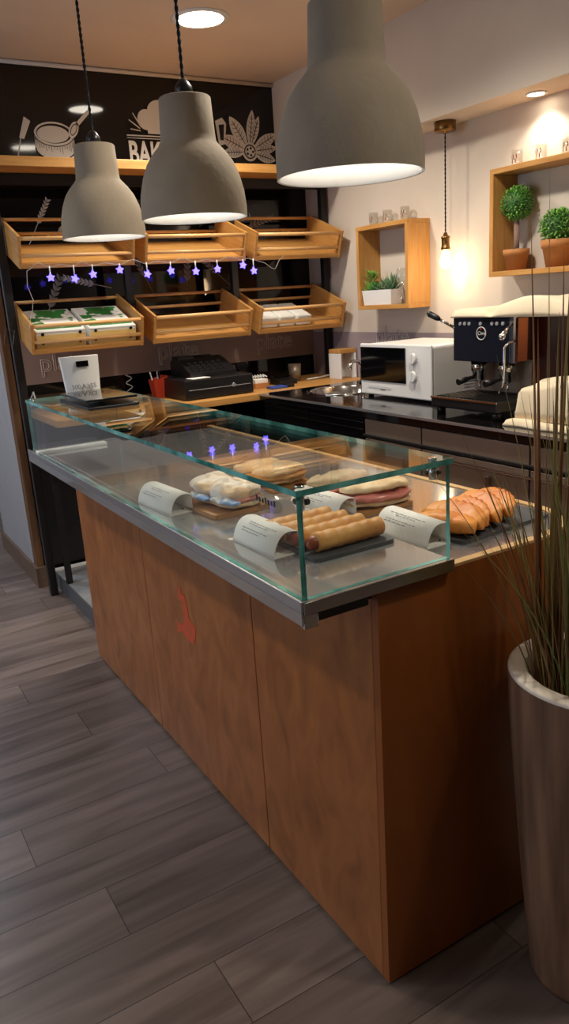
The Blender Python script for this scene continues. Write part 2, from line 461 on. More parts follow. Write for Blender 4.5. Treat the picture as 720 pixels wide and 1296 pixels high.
# little spatula
mb = MB(); flat(mb, [(.268, 2.355), (.292, 2.35), (.335, 2.435), (.305, 2.455)]); stroke(mb, [(.275, 2.352), (.25, 2.27)], .003)
mb.build('painted_spatula', INK, wb)
# chef hat and bakery lettering
mb = MB()
flat(mb, ell(.965, 2.475, .05, .052)); flat(mb, ell(1.045, 2.515, .07, .062), 3.1983); flat(mb, ell(1.125, 2.475, .05, .052), 3.1981)
flat(mb, [(.97, 2.405), (1.12, 2.405), (1.135, 2.50), (.955, 2.50)], 3.1978)
for dx, dz in ((-.075, .01), (-.08, .055), (-.055, .09)):
    stroke(mb, [(.945 + dx * .25, 2.415 + dz * .25), (.945 + dx, 2.415 + dz)], .003)
stroke(mb, [(.845, 2.393), (1.2, 2.393)], .0035); stroke(mb, [(.845, 2.38), (1.2, 2.38)], .002)
mb.build('painted_chef_hat', INK, wb)
text_mesh('painted_lettering', 'BAKERY', .165, INK, wb, on_back(.845, 3.198, 2.25), sx=.62, bold=.004)
# vegetables and wheat bouquet
mb = MB(); dk = MB()
def petal(a, ln, w, cx=1.60, cz=2.335, y=3.1975, r0=.03):
    pts = []
    for i in range(17):
        t = i / 16; pts.append((r0 + ln * t, w * math.sin(PI * t) ** .8))
    pts = pts + [(p[0], -p[1]) for p in pts[-2:0:-1]]
    q = [(cx + p[0] * math.cos(a) - p[1] * math.sin(a), cz + p[0] * math.sin(a) + p[1] * math.cos(a)) for p in pts]
    flat(mb, q, y)
    stroke(dk, [(cx + (r0 + ln * t) * math.cos(a), cz + (r0 + ln * t) * math.sin(a)) for t in (.1, .5, .85)], .002, y - .002)
    for k in range(5):
        t = .25 + .12 * k; q2 = w * .7 * math.sin(PI * t)
        for sgn in (-1, 1):
            stroke(dk, [(cx + (r0 + ln * t) * math.cos(a), cz + (r0 + ln * t) * math.sin(a)),
                        (cx + (r0 + ln * (t + .07)) * math.cos(a) - sgn * q2 * math.sin(a), cz + (r0 + ln * (t + .07)) * math.sin(a) + sgn * q2 * math.cos(a))], .0012, y - .002)
for i, (a, ln, w) in enumerate(((1.42, .20, .030), (1.2, .18, .024), (.5, .19, .034), (.15, .16, .028), (2.15, .19, .04), (2.75, .17, .038), (3.2, .15, .03), (-.25, .15, .03))):
    petal(a, ln, w, y=3.1978 - i * .0003)
flat(mb, [(1.385, 2.49), (1.43, 2.51), (1.455, 2.48), (1.44, 2.37), (1.40, 2.36)], 3.1955)
flat(dk, [(1.405, 2.47), (1.44, 2.475), (1.43, 2.39), (1.41, 2.39)], 3.1935)
flat(mb, ell(1.60, 2.335, .052, .052), 3.1945); stroke(dk, ell(1.60, 2.335, .036, .036), .0035, 3.1925)
for k in range(5): flat(dk, ell(1.60 + .02 * math.cos(k * 1.257), 2.335 + .02 * math.sin(k * 1.257), .007, .007, n=8), 3.1925)
flat(mb, [(1.43, 2.20), (1.50, 2.255), (1.62, 2.265), (1.74, 2.25), (1.76, 2.20)], 3.197)
for k in range(9):
    stroke(dk, [(1.45 + k * .034, 2.205), (1.47 + k * .032, 2.258)], .0018, 3.195)
flat(dk, [(1.49, 2.215), (1.52, 2.235), (1.68, 2.235), (1.70, 2.215)], 3.1945)
o = mb.build('painted_vegetables', INK, wb); dk.build('drawing_line', 'black', o)
# ears of wheat
def wheat(x, z, a, n, s, m='ink', stem=.12):
    mb = MB()
    def P(u, v): return (x + u * math.cos(a) - v * math.sin(a), z + u * math.sin(a) + v * math.cos(a))
    stroke(mb, [P(-stem, 0), P(0, 0), P(n * s, 0)], .0022)
    for i in range(n):
        for sg in (-1, 1):
            c = (i + .5) * s
            flat(mb, [P(c + p[0], sg * p[1]) for p in ((-.4 * s, .002), (0, .55 * s), (.75 * s, .8 * s), (.55 * s, .25 * s), (.25 * s, .002))], 3.198 - .0002 * (sg > 0))
    mb.build('painted_wheat_ear', m, wb)
wheat(.30, 1.945, 1.05, 7, .02); wheat(.40, 1.905, .35, 8, .026); wheat(.30, 1.52, 1.1, 6, .03, 'inkdim')
wheat(.56, 1.63, 2.9, 7, .024, 'ink', .1); wheat(.86, 1.66, 2.0, 6, .026, 'inkdim'); wheat(1.32, 1.66, 2.4, 6, .026, 'inkdim')
wheat(1.12, 1.62, 1.45, 5, .03, 'inkdim'); wheat(1.56, 1.92, .3, 7, .026, 'inkdim')
# whisk and bowl behind the right basket
mb = MB(); stroke(mb, ell(1.50, 1.99, .045, .02, PI * 1.05, PI * 2.0), .003); stroke(mb, ell(1.50, 1.985, .07, .032, PI * 1.05, PI * 2.1), .003)
flat(mb, ell(1.505, 2.06, .012, .04, rot=-.25)); mb.build('painted_whisk', INK, wb)

# ---- wood top shelf, baskets rack
sh = MB().box(.03, 1.975, 2.78, 3.196, 2.152, 2.196, .003).build('wall_shelf', 'pine')
tag(sh, 'long thick wooden shelf board high on the black wall above the baskets', 'shelf')
rk = T('shelf_rack', (.99, 2.97, 0), 'black metal upright frame holding the six tilted wooden baskets', 'rack')
for x, z0 in ((.045, 0), (.672, 1.3), (1.311, 1.3), (1.945, 1.004)):
    MB().box(x - .99 - .02, x - .99 + .02, -.02, .02, z0, 2.15, .003).build('upright', 'blackm', rk)
MB().box(-.965, .975, -.012, .012, 2.10, 2.15).build('crossbar', 'blackm', rk)

TH = math.radians(20.)
BD = .37; BH = .152
def basket(x0, x1, zb, label):
    w = x1 - x0
    t = T('wooden_basket', ((x0 + x1) / 2, 2.77, zb), label, 'basket', 'tilted wooden bread baskets', (TH, 0, 0))
    for sg in (-1, 1):
        a = sg * w / 2
        MB().box(min(a, a - sg * .014), max(a, a - sg * .014), 0, BD, 0, BH, .002).build('side_panel', 'pineY', t)
    MB().box(-w / 2 + .014, w / 2 - .014, .004, BD, .0, .012).build('bottom_board', 'pine', t)
    MB().box(-w / 2 + .014, w / 2 - .014, .002, .014, .0, .024, .002).build('front_lip', 'pine', t)
    for y, z, r in ((.012, .137, .0095), (.012, .058, .0095), (BD - .014, .137, .0085), (BD - .014, .068, .0085)):
        MB().cyl((-w / 2 + .01, y, z), (w / 2 - .01, y, z), r, 14).build('rod', 'rod', t)
    return t
basket(.073, .645, 1.70, 'empty wooden basket, upper row, above the basket of green and white cartons')
basket(.70, 1.285, 1.70, 'empty wooden basket in the middle of the upper row, behind the middle pendant lamp')
basket(1.337, 1.917, 1.70, 'empty wooden basket at the right end of the upper row, nearest the grey wall')
basket(.073, .645, 1.302, 'wooden basket of the lower row filled with green and white cartons')
basket(.70, 1.285, 1.302, 'empty wooden basket in the middle of the lower row above the cash register')
basket(1.337, 1.917, 1.302, 'wooden basket of the lower row holding small white packets')
def tilt(xc, zb, p):
    return Vector((xc + p[0], 2.77 + p[1] * math.cos(TH) - p[2] * math.sin(TH), zb + p[1] * math.sin(TH) + p[2] * math.cos(TH)))
# cartons in lower-left basket
def carton(loc, label, w=.245, d=.30, h=.044):
    t = T('snack_carton', loc, label, 'carton', 'green and white cartons in the basket', (TH, 0, 0))
    MB().box(-w / 2, w / 2, 0, d, 0, h, .003).build('carton_body', 'white_carton', t)
    MB().box(-w / 2 + .01, w / 2 - .01, .03, d - .01, h, h + .0008).build('printed_top', 'green', t)
    mb = MB().box(-w / 2 + .004, w / 2 - .004, -.0012, .001, .004, h * .62)
    mb.build('printed_front', 'carton', t)
    MB().cyl((w / 2 - .03, -.003, h * .7), (w / 2 - .03, .001, h * .7), .008, 12).build('finger_hole', 'blackp', t)
    MB().cyl((-w / 2 + .03, -.003, h * .7), (-w / 2 + .03, .001, h * .7), .008, 12).build('finger_hole', 'blackp', t)
    return t
xc = .359
for i, dx in enumerate((-.132, .132)):
    side = 'left' if i == 0 else 'right'
    for k in range(2):
        carton(tilt(xc, 1.302, (dx, .028, .0125 + k * .0455)),
               '%s green and white carton of the %s stack in the lower basket' % ('topmost' if k else 'bottom', side))
# white packets in lower-right basket
for i in range(3):
    t = T('white_packet', tilt(1.627, 1.302, (-.19 + i * .115, .05, .013)),
          ('leftmost small white packet lying in the lower right basket', 'middle one of the three small white packets in the basket',
           'rightmost small white packet lying in the lower right basket')[i], 'packet', 'white packets in the basket', (TH, 0, .04 * (i - 1)))
    MB().box(-.052, .052, 0, .22, 0, .06, .008).build('packet_body', 'white_carton', t)
    MB().box(-.04, .04, .02, .2, .0602, .0612).build('packet_label', 'paper', t)

# fairy lights
fl = T('star_fairy_lights', (.06, 2.745, 1.72), 'string of blue glowing star lights hung along the upper baskets', 'fairy lights')
stars = [(.2, 1.655), (.315, 1.645), (.407, 1.662), (.545, 1.678), (.688, 1.652), (.818, 1.663), (.958, 1.655), (1.085, 1.662), (1.24, 1.677), (1.305, 1.645)]
pts = [(.0, -.02, -.3), (.03, -.02, -.22), (.045, -.02, -.16), (.025, -.022, -.10), (.035, -.022, -.03)]
px = .1
for i, (x, z) in enumerate(stars):
    xm = (px + x) / 2
    pts += [(xm - .06, -.022, .004 - .012 * (i % 2)), (x - .06, -.024, -.018)]
    px = x
pts += [(1.30, -.02, -.03), (1.38, -.02, -.07), (1.42, -.02, -.02), (1.45, -.02, .0)]
sm = []
for a, b in zip(pts[:-1], pts[1:]):
    for k in range(4):
        t_ = k / 4; u = t_ * t_ * (3 - 2 * t_)
        sm.append(tuple(a[j] + (b[j] - a[j]) * (t_ if j == 0 else u) for j in range(3)))
MB().tube(sm, .0014, 5).build('wire', 'wire', fl)
for i, (x, z) in enumerate(stars):
    a0 = (.0, .35, -.1, .05, .3, -.2, .1, .0, .2, -.1)[i]
    mb = MB(); q = []
    for k in range(10):
        r = .021 if k % 2 == 0 else .0115
        q.append((x - .06 + r * math.sin(a0 + k * PI / 5), -.03, z - 1.72 + r * math.cos(a0 + k * PI / 5)))
    mb.prism(q, (0, .010, 0))
    s_ = mb.build('star_light', 'star', fl)
    MB().cyl((x - .06, -.025, z - 1.72 + .016), (x - .06, -.025, -.012), .003, 8).build('star_cap', 'whitep', s_)
MB().box(-.02, .02, .012, .03, -.372, -.30, .003, 2, Matrix.Rotation(.25, 4, 'Y')).build('battery_box', 'acrylic', fl)

# ------------------------------------------------------------------ display counter
ct = T('display_counter', (0, 0, 0), 'long brown stained plywood serving counter with an orange emblem', 'counter')
def arcpts(x1, y0, r, inset=0.):
    c = (x1 - r, y0 + r)
    return [(c[0] + (r - inset) * math.sin(a), c[1] - (r - inset) * math.cos(a)) for a in [PI / 2 * i / 10 for i in range(11)]]
X1 = .65
fp = [(0, 0)] + arcpts(X1, 0, .19) + [(X1, 2.05), (X1 - .02, 2.05)] + arcpts(X1, 0, .19, .02)[::-1] + [(0.0, .02)]
MB().prism([(p[0], p[1], .012) for p in fp], (0, 0, .942)).build('end_panel', 'plyend', ct)
MB().prism([(p[0], p[1], .954) for p in fp], (0, 0, .006)).build('top_edge', 'edge', ct)
for a, b in ((.0215, .528), (.5315, 1.3085), (1.3115, 2.05)):
    MB().box(0, .018, a, b, .012, .93, .0012, 1).build('front_panel', 'ply', ct)
MB().box(.02, .64, 2.032, 2.05, .012, .93).build('back_panel', 'plyend', ct)
MB().box(.022, .6, .03, 2.0, .0, .012).build('plinth', 'blackp', ct)
wt = [(.185, .021)] + arcpts(X1, 0, .19, .021) + [(X1 - .021, 2.0), (.185, 2.0)]
MB().prism([(p[0], p[1], .94) for p in wt], (0, 0, .017)).build('steel_worktop', 'steelm', ct)
MB().box(.02, .18, .03, 2.0, .90, .93).build('rail', 'ply', ct)
em = [(1.007, .657), (.993, .652), (.991, .634), (.973, .64), (.957, .621), (.954, .601), (.951, .565), (.923, .56), (.905, .545), (.914, .513), (.931, .488), (.956, .486), (.991, .495), (1.015, .501), (1.053, .487), (1.052, .507), (1.044, .525), (1.014, .525), (.994, .535), (.991, .566), (.993, .593), (.992, .614), (1.013, .608), (1.022, .624)]
mb = MB(); mb.prism([(-.0012, p[0], p[1]) for p in em], (.002, 0, 0))
o = mb.build('emblem', 'emblem', ct); o['label'] = 'orange painted emblem of a small figure'

# glass display case
dc = T('display_case', (0, 0, .955), 'low glass display case on steel tray covering the front of the counter', 'display case')
MB().box(-.176, .182, -.012, 2.0, 0, .022, .002).build('steel_tray', 'steelm', dc)
MB().box(-.18, -.174, -.014, 2.0, .006, .027, .001).build('front_edge', 'alu', dc)
MB().box(-.179, -.174, -.013, 2.0, -.02, .0055, .001).build('front_apron', 'steelm', dc)
MB().box(-.174, .182, -.0165, -.0115, .0, .024, .001).build('end_edge', 'steel', dc)
MB().box(-.172, .1, 1.86, 1.90, .022, .034, .002).build('tray_end_bar', 'whitep', dc)  # raised white strip across the far end of the tray, not lit
mb = MB().box(-.172, -.02, .0, .06, -.026, -.0005, .003)
mb.box(-.02, .0, .03, .07, -.03, -.001, .002); mb.build('support_bracket', 'blackm', dc)
MB().box(-.172, -.14, -.01, .004, -.03, -.0005, .003).build('corner_bracket', 'chrome', dc)
def pane(name, x0, x1, y0, y1, z0, z1):
    mb = MB(); mb.box(x0, x1, y0, y1, z0, z1)
    dims = (x1 - x0, y1 - y0, z1 - z0); ax = dims.index(min(dims))
    mb.bm.normal_update()
    for f in mb.bm.faces:
        f.material_index = 0 if abs(f.normal[ax]) > .9 else 1
    return mb.build(name, ['pane', 'paneedge'], dc)
pane('front_glass', -.168, -.158, .0, 1.95, .0225, .214)
pane('end_glass', -.1575, .182, -.002, .008, .0225, .214)
pane('end_glass', -.1575, .182, 1.942, 1.95, .0225, .214)
pane('top_glass', -.17, .19, -.004, 1.952, .2145, .2255)
for x, y in ((-.15, .016), (.155, .016), (-.15, 1.93), (.16, 1.93)):
    mb = MB().cyl((x, y, .186), (x, y, .2142), .008, 14).cyl((x, y, .2256), (x, y, .230), .009, 14)
    c = mb.build('glass_clamp', 'chrome', dc)
    MB().cyl((x + .008, y, .197), (x + .017, y, .197), .006, 12).build('clamp_screw', 'blackp', c)
    MB().cyl((x, y + .008 * (1 if y < 1 else -1), .197), (x, y + .017 * (1 if y < 1 else -1), .197), .006, 12).build('clamp_screw', 'blackp', c)
mb = MB(); q = [(-.1555, .135 + .062 * math.cos(a), .178 + .021 * math.sin(a)) for a in [2 * PI * i / 28 for i in range(28)]]
mb.prism(q, (.003, 0, 0)); bg = mb.build('maker_badge', 'acrylic', dc)
mb = MB()
for k in range(7):
    y = .10 + k * .011; mb.box(-.1525, -.1520, y, y + .007, .172, .184 if k in (0, 3, 6) else .181)
mb.build('badge_letters', 'blackp', bg)

# folded price cards
def card(loc, label, rz=0., L=.19):
    t = T('price_card', loc, label, 'price card', 'curved white price cards', (0, 0, rz))
    prof = []
    for i in range(15):
        a = i / 14
        prof.append((-.032 + .02 * a + .042 * a ** 2.2, .05 * math.sin(a * PI * .62) / math.sin(PI * .5)))
    apex = prof[-1]
    back = [(apex[0] + (.034 - apex[0]) * k / 5, apex[1] * (1 - (k / 5)) ** 1.0) for k in range(1, 6)]
    pr = prof + back
    mb = MB(); mb.grid(lambda u, v: (pr[round(u * (len(pr) - 1))][0], v * L, pr[round(u * (len(pr) - 1))][1] + .0008), len(pr), 2)
    mb.box(-.032, .034, 0, L, 0, .0008)
    b = mb.build('card_body', 'paper', t, thick=.0012)
    mb = MB()
    for k, (i, y0, y1) in enumerate(((4, .03, .10), (5, .03, .13), (7, .05, .12), (8, .04, .15))):
        p, p2 = pr[i], pr[i + 1]
        nx, nz = -(p2[1] - p[1]), (p2[0] - p[0]); ln = math.hypot(nx, nz); nx, nz = nx / ln * .0016, nz / ln * .0016
        c = ((p[0] + p2[0]) / 2, (p[1] + p2[1]) / 2); e = ((p2[0] - p[0]) * .12, (p2[1] - p[1]) * .12)
        y = L - y1
        while y < L - y0:
            w_ = random.uniform(.006, .014)
            mb.prism([(c[0] - e[0] + nx, y, c[1] - e[1] + nz + .0008), (c[0] + e[0] + nx, y, c[1] + e[1] + nz + .0008),
                      (c[0] + e[0] + nx, y + w_, c[1] + e[1] + nz + .0008), (c[0] - e[0] + nx, y + w_, c[1] - e[1] + nz + .0008)], (nx * .15, 0, nz * .15))
            y += w_ + .004
    mb.build('printed_lines', 'print', t)
    MB().box(.0, .006, -.0015, -.0005, .012, .016).build('clip_hole', 'blackp', t)
    return t
TZ = .9775
card((-.095, .69, TZ), 'white curved price card in front of the wrapped sandwiches', .06, .2)
card((-.06, .228, TZ), 'white curved price card beside the sausage rolls, behind the front glass corner', .02, .175)
card((.228, .415, .9575), 'white curved price card in front of the ham flatbread', .06, .2)
card((.252, .108, .9575), 'white curved price card between the end glass and the fried turnovers', -.02, .185)

# ---- slates and boards
def slab(name, x0, x1, y0, y1, z, h, m, label, cat, rz=0., r=.012):
    cx, cy = (x0 + x1) / 2, (y0 + y1) / 2; a, b = (x1 - x0) / 2, (y1 - y0) / 2
    q = []
    for sx, sy, s0 in ((1, -1, -PI / 2), (1, 1, 0), (-1, 1, PI / 2), (-1, -1, PI)):
        for i in range(5):
            t_ = s0 + PI / 2 * i / 4; q.append((sx * (a - r) + r * math.cos(t_), sy * (b - r) + r * math.sin(t_), 0))
    mb = MB(); mb.prism(q, (0, 0, h))
    o = mb.build(name, m, None, (cx, cy, z), (0, 0, rz))
    return tag(o, label, cat)
slab('slate_board', -.04, .168, .148, .385, TZ, .008, 'slate', 'grey slate slab under the sausage rolls', 'slate board', 0)
slab('slate_board', .29, .59, .088, .262, .9575, .008, 'slate', 'grey slate slab under the fried turnovers', 'slate board', .06)
slab('serving_board', -.062, .105, .575, .80, TZ, .012, 'board', 'small wooden board under the paper wrapped sandwiches', 'board', .05)
slab('serving_board', .262, .43, .395, .655, .9575, .012, 'board', 'small wooden board under the ham flatbreads', 'board', .05)
slab('serving_board', .2, .36, .77, .98, .9575, .012, 'board', 'small wooden board under the plain folded flatbreads', 'board', .1)

# sausage rolls
def sausage_roll(loc, label, rz):
    t = T('sausage_roll', loc, label, 'sausage roll', 'pastry sausage rolls on slate', (0, 0, rz))
    Lr = .175; R = .0215
    def fn(u, v):
        a = 2 * PI * u; x = -Lr / 2 + Lr * v
        rip = 1 + .10 * abs(math.sin(PI * (v * 5.5 + u))) + .02 * math.sin(9 * v + 4 * u)
        e = min(1, (1 - abs(2 * v - 1)) * 14 + .72)
        r = R * .92 * rip * e
        return (x, r * math.cos(a), R + r * math.sin(a) * .97)
    mb = MB(); mb.grid(fn, 28, 64, True)
    mb.build('dough', 'dough', t)
    mb = MB(); mb.tube([(-Lr / 2 - .020, 0, R), (-Lr / 2 - .017, 0, R), (-Lr / 2 - .008, 0, R), (-Lr / 2 + .01, 0, R), (Lr / 2 - .01, 0, R), (Lr / 2 + .002, 0, R), (Lr / 2 + .006, 0, R)],
                       [.004, .010, .0145, .0155, .0155, .0135, .006], 18)
    mb.build('sausage', 'sausage', t)
    return t
for i, (x, y, rz, lb) in enumerate(((.070, .186, .02, 'sausage roll nearest the end glass, first of the row on slate'), (.058, .236, .03, 'second sausage roll from the end glass, on the slate'),
                                    (.047, .286, .0, 'third sausage roll from the end glass, on the slate'), (.036, .334, .03, 'sausage roll farthest from the end glass, last of the row'))):
    sausage_roll((x, y, TZ + .0085), lb, rz)

# fried turnovers
def turnover(loc, label, rz, rx, ry, s):
    t = T('fried_turnover', loc, label, 'turnover', 'fried turnovers on slate', (rx, ry, rz))
    t.scale = (s, s, s)
    def surf(sg):
        def fn(u, v):
            # u along the length, v from the fat fold (0) to the thin crimped rim (1)
            x = (2 * u - 1); e = math.sqrt(max(0, 1 - x * x))
            y = (e ** .9) * v * .070 + .012 * x * x
            prof_ = math.sqrt(max(0, 1 - (1 - min(1, v / .32)) ** 2)) if v < .32 else max(0, 1 - ((v - .32) / .68) ** 1.3)
            wob = 1 + .08 * math.sin(7 * x + 4 * v) + .05 * math.sin(15 * x)
            crimp = .0022 * math.sin(30 * x) * v * v
            return (x * .088, y * (1 + .02 * math.sin(24 * x)), .032 + sg * prof_ * (e ** .8) * .025 * wob + crimp)
        return fn
    mb = MB(); mb.grid(surf(1), 30, 12); mb.grid(surf(-1), 30, 12)
    bmesh.ops.remove_doubles(mb.bm, verts=mb.bm.verts, dist=.0006)
    o_ = mb.build('fried_turnover_shell', 'fried', t)
    Mx = Matrix.LocRotScale(t.location, t.rotation_euler, t.scale)
    t.location.z += .9658 - min((Mx @ v.co).z for v in o_.data.vertices)
    return t
tv = [((.304, .146), -1.3, 'fried turnover nearest the end glass, lying lowest on slate', .5, .970), ((.354, .165), -1.42, 'second fried turnover from the end glass, leaning on the first', .8, .976),
      ((.403, .172), -1.70, 'middle fried turnover of the five on slate', .9, .977), ((.451, .176), -1.76, 'fourth fried turnover from the end glass on slate', .95, .978),
      ((.499, .184), -1.82, 'fried turnover at the far right end of the row by the grass', .8, .976)]
for (p, rz, lb, lean, z) in tv:
    turnover((p[0], p[1], z - .006), lb, rz, lean, 0, (.9, 1.0, .96, 1.02, .98)[int(round((p[0] - .304) / .0488))])

# flatbreads and sandwiches
def folded(t, L, D, H, z, m, name, seed, x=0, y=0, rz=0., flatten=1., crumple=.0):
    rnd = random.Random(seed); ph = rnd.random() * 6
    def fn(u, v):
        a = 2 * PI * u
        c, s = math.cos(a), math.sin(a)
        e = math.sin(PI * v) ** .55
        xx = L / 2 * math.cos(PI * v)
        yy = D / 2 * e * c * (1 + .05 * math.sin(7 * v + ph))
        zz = H / 2 * e * (abs(s) ** .75) * (1 if s >= 0 else -flatten) * (1 + .12 * math.sin(9 * v + 5 * u + ph))
        if crumple:
            q = Vector((xx * 34 + seed, yy * 34, zz * 40)); k = noise.noise(q) + .6 * abs(noise.noise(q * 2.3))
            zz += crumple * k * e; yy += crumple * .7 * noise.noise(q + Vector((5, 9, 1))) * e
        ca, sa = math.cos(rz), math.sin(rz)
        return (x + xx * ca - yy * sa, y + xx * sa + yy * ca, z + H / 2 * flatten + zz)
    mb = MB(); mb.grid(fn, 40, 40, True)
    return mb.build(name, m, t)
def wrapped(loc, label, rz, seed):
    t = T('wrapped_sandwich', loc, label, 'sandwich', 'paper wrapped sandwiches', (0, 0, rz))
    folded(t, .152, .118, .026, .0, 'piadina', 'bread', seed, crumple=.004)
    folded(t, .16, .112, .018, .016, 'ham', 'filling', seed + 1, crumple=.007)
    folded(t, .15, .116, .046, .014, 'wrap', 'paper_wrap', seed + 2, crumple=.011)
    folded(t, .10, .05, .016, .014, 'wrapblue', 'printed_wrap_flap', seed + 3, x=-.03, y=.048, crumple=.006)
    return t
wrapped((.02, .725, TZ + .0125), 'paper wrapped sandwich at the far side of its wooden board', 1.5, 3)
wrapped((.032, .643, TZ + .0125), 'paper wrapped sandwich at the near side of its board, blue print showing', 1.75, 9)
def piadina(loc, label, rz, seed, ham=True, L=.165, D=.125, grp='folded flatbreads'):
    t = T('folded_flatbread', loc, label, 'flatbread', grp, (0, 0, rz))
    folded(t, L, D, .024, 0, 'piadina', 'bottom_bread', seed, crumple=.005)
    folded(t, L * .98, D * 1.0, .024 if ham else .016, .016, 'ham' if ham else 'dough', 'filling', seed + 1, y=-.008, crumple=.009)
    b_ = folded(t, L * 1.0, D, .040, 0, 'piadina', 'top_bread', seed + 2, y=-D / 2, flatten=.4, crumple=.008)
    b_.location = (0, D / 2, .024); b_.rotation_euler = (-.16 if ham else -.05, 0, 0)
    return t
piadina((.345, .45, .97), 'folded flatbread with pink ham showing, near end of its board', -.15, 21, True, .18, .12)
piadina((.325, .585, .97), 'folded flatbread at the far end of the ham board', .1, 31, True, .17, .13)
piadina((.262, .92, .97), 'plain folded flatbread at the far end of its board', .25, 41, False, .15, .12)
piadina((.285, .835, .97), 'plain folded flatbread at the near end, resting beside the other', .1, 51, False, .155, .12)

# scale on the glass
sc = T('kitchen_scale', (-.01, 1.70, 1.1808), 'white shop scale with glass plate standing on the far glass top', 'scale')
MB().box(-.09, .085, -.33, .02, .0, .012, .004).build('base', 'blackp', sc)
MB().cyl((-.02, -.2, .012), (-.02, -.2, .03), .03, 20).build('plate_support', 'greyp', sc)
MB().box(-.10, .075, -.345, -.035, .03, .038, .003).build('glass_plate', 'darkglass', sc)
mb = MB(); q = []
for i in range(13):
    u = -1 + 2 * i / 12; q.append((u * .066, .0 - .022 * (1 - u * u), 0))
q += [(.066, .022, 0), (-.066, .022, 0)]
mb.prism([(p[0] * .88, p[1], .012) for p in q], (0, 0, .001)); mb.bm.clear()
bot = [(p[0] * .9, p[1], .0125) for p in q]; top = [(p[0] * 1.06, p[1] + .01, .158) for p in q]
vb = [mb.bm.verts.new(p) for p in bot]; vt = [mb.bm.verts.new(p) for p in top]
mb.bm.faces.new(vb[::-1]); mb.bm.faces.new(vt)
for i in range(len(q)): mb.bm.faces.new([vb[i], vb[(i + 1) % len(q)], vt[(i + 1) % len(q)], vt[i]])
tw = mb.build('display_tower', 'whitep', sc)
MB().box(-.022, .022, -.0195, -.012, .122, .142, .001).build('display_window', 'darkglass', tw)
text_mesh('tower_lettering', '500 A VES', .021, 'print', tw, on_back(-.050, -.0235, .046))

# ------------------------------------------------------------------ back bench and things on it
bb = T('back_counter', (.65, 2.88, 0), 'wooden worktop along the black wall under the baskets', 'counter')
MB().box(-.56, 1.325, -.32, .30, .965, 1.0, .003).build('worktop', 'pine', bb)
MB().box(-.56, .53, .285, .30, .10, .9645).build('rear_panel', 'blackm', bb)
for x in (-.54, .5):
    MB().box(x - .015, x + .015, -.04, -.01, .086, .9645).build('leg', 'blackm', bb)
cr = T('cash_register', (1.0, 2.82, 1.0), 'black cash register on top of its wide cash drawer', 'cash register')
dw = MB().box(-.205, .205, -.185, .19, .004, .108, .006).build('cash_drawer', 'blackp', cr)
MB().box(-.185, .185, -.1875, -.1845, .052, .055).build('drawer_seam', 'greyp', dw)
MB().cyl((.08, -.194, .058), (.08, -.18, .058), .011, 16).build('drawer_lock', 'chrome', dw)
for x in (-.17, .17):
    for y in (-.15, .15): MB().cyl((x, y, 0), (x, y, .006), .012, 10).build('foot', 'blackp', dw)
mb = MB(); mb.prism([(-.13, -.10, .109), (-.13, .16, .109), (-.13, .16, .185), (-.13, .10, .205), (-.13, .04, .19), (-.13, -.10, .13)], (.28, 0, 0))
rg = mb.build('register_body', 'blackp', cr)
kb = MB()
for i in range(6):
    for j in range(4):
        yy = -.085 + j * .028; zz = .13 + (yy + .10) / .14 * .06
        kb.box(-.10 + i * .036, -.074 + i * .036, yy, yy + .018, zz + .001, zz + .011)
kb.build('keyboard', 'blackm', rg)
MB().box(-.02, .10, .105, .115, .196, .212, .002).build('register_screen', 'darkglass', rg)
MB().box(-.12, -.02, .07, .16, .19, .215, .004).build('receipt_printer', 'blackp', rg)
pl = MB().box(-.055, .055, -.04, .04, 0, .0015).build('paper_slip', 'paper', None, (.90, 2.69, 1.1085), (0, 0, .15)); tag(pl, 'white slip of paper lying on the cash drawer', 'paper')
pc = T('pen_cup', (.775, 2.95, 1.0), 'red square pen cup beside the cash register', 'pen cup')
mb = MB(); vs = []
for z, h in ((0, .03), (.1, .042), (.1, .038), (.006, .026)):
    vs.append([mb.bm.verts.new((sx * h, sy * h, z + (.02 if (z > .05 and sx > 0) else 0))) for sx, sy in ((-1, -1), (1, -1), (1, 1), (-1, 1))])
mb.bm.faces.new(vs[0]); mb.bm.faces.new(vs[3])
for a, b in zip(vs[:-1], vs[1:]):
    for i in range(4): mb.bm.faces.new([a[i], a[(i + 1) % 4], b[(i + 1) % 4], b[i]])
mb.build('cup_body', 'red', pc)
for i, (dx, dy, m, lb) in enumerate(((-.04, .01, 'whitep', 'white pen leaning left in the red cup'), (-.008, -.02, 'greyp', 'grey pen standing upright in the red cup'), (.02, .02, 'blackp', 'black pen leaning right in the red cup'))):
    t = T('pen', (.775 + dx * .3, 2.95 + dy * .3, 1.0065), lb, 'pen', 'pens in the red cup', (-dy * 4, dx * 5, 0))
    MB().cyl((0, 0, .002), (0, 0, .12), .004, 8).build('barrel', m, t)
    MB().tube([(0, 0, .12), (0, 0, .138), (0, 0, .142)], [.0045, .0035, .001], 8).build('cap', m, t)
t = T('card_box', (1.33, 2.80, 1.0), 'small orange and white box of cards beside the register', 'box')
MB().box(-.045, .045, -.04, .04, 0, .03, .002).build('box_base', 'terracotta', t)
MB().box(-.042, .042, -.037, .037, .03, .052, .002).build('card_stack', 'paper', t)
MB().tube([(-.045 + .009 * k, -.02 + .03 * (k % 2), .062 + .012 * (k % 2)) for k in range(11)], .004, 6).build('paper_coil', 'whitep', t)
t = T('card_terminal', (1.52, 2.83, 1.0), 'dark card terminal lying flat on the wooden bench', 'card terminal')
mb = MB(); mb.prism([(-.06, -.05, 0), (-.06, .06, 0), (-.06, .06, .05), (-.06, -.05, .025)], (.12, 0, 0)); mb.build('terminal_body', 'blackp', t)
MB().box(-.05, .05, .0, .05, .044, .0485).build('terminal_screen', 'darkglass', t)
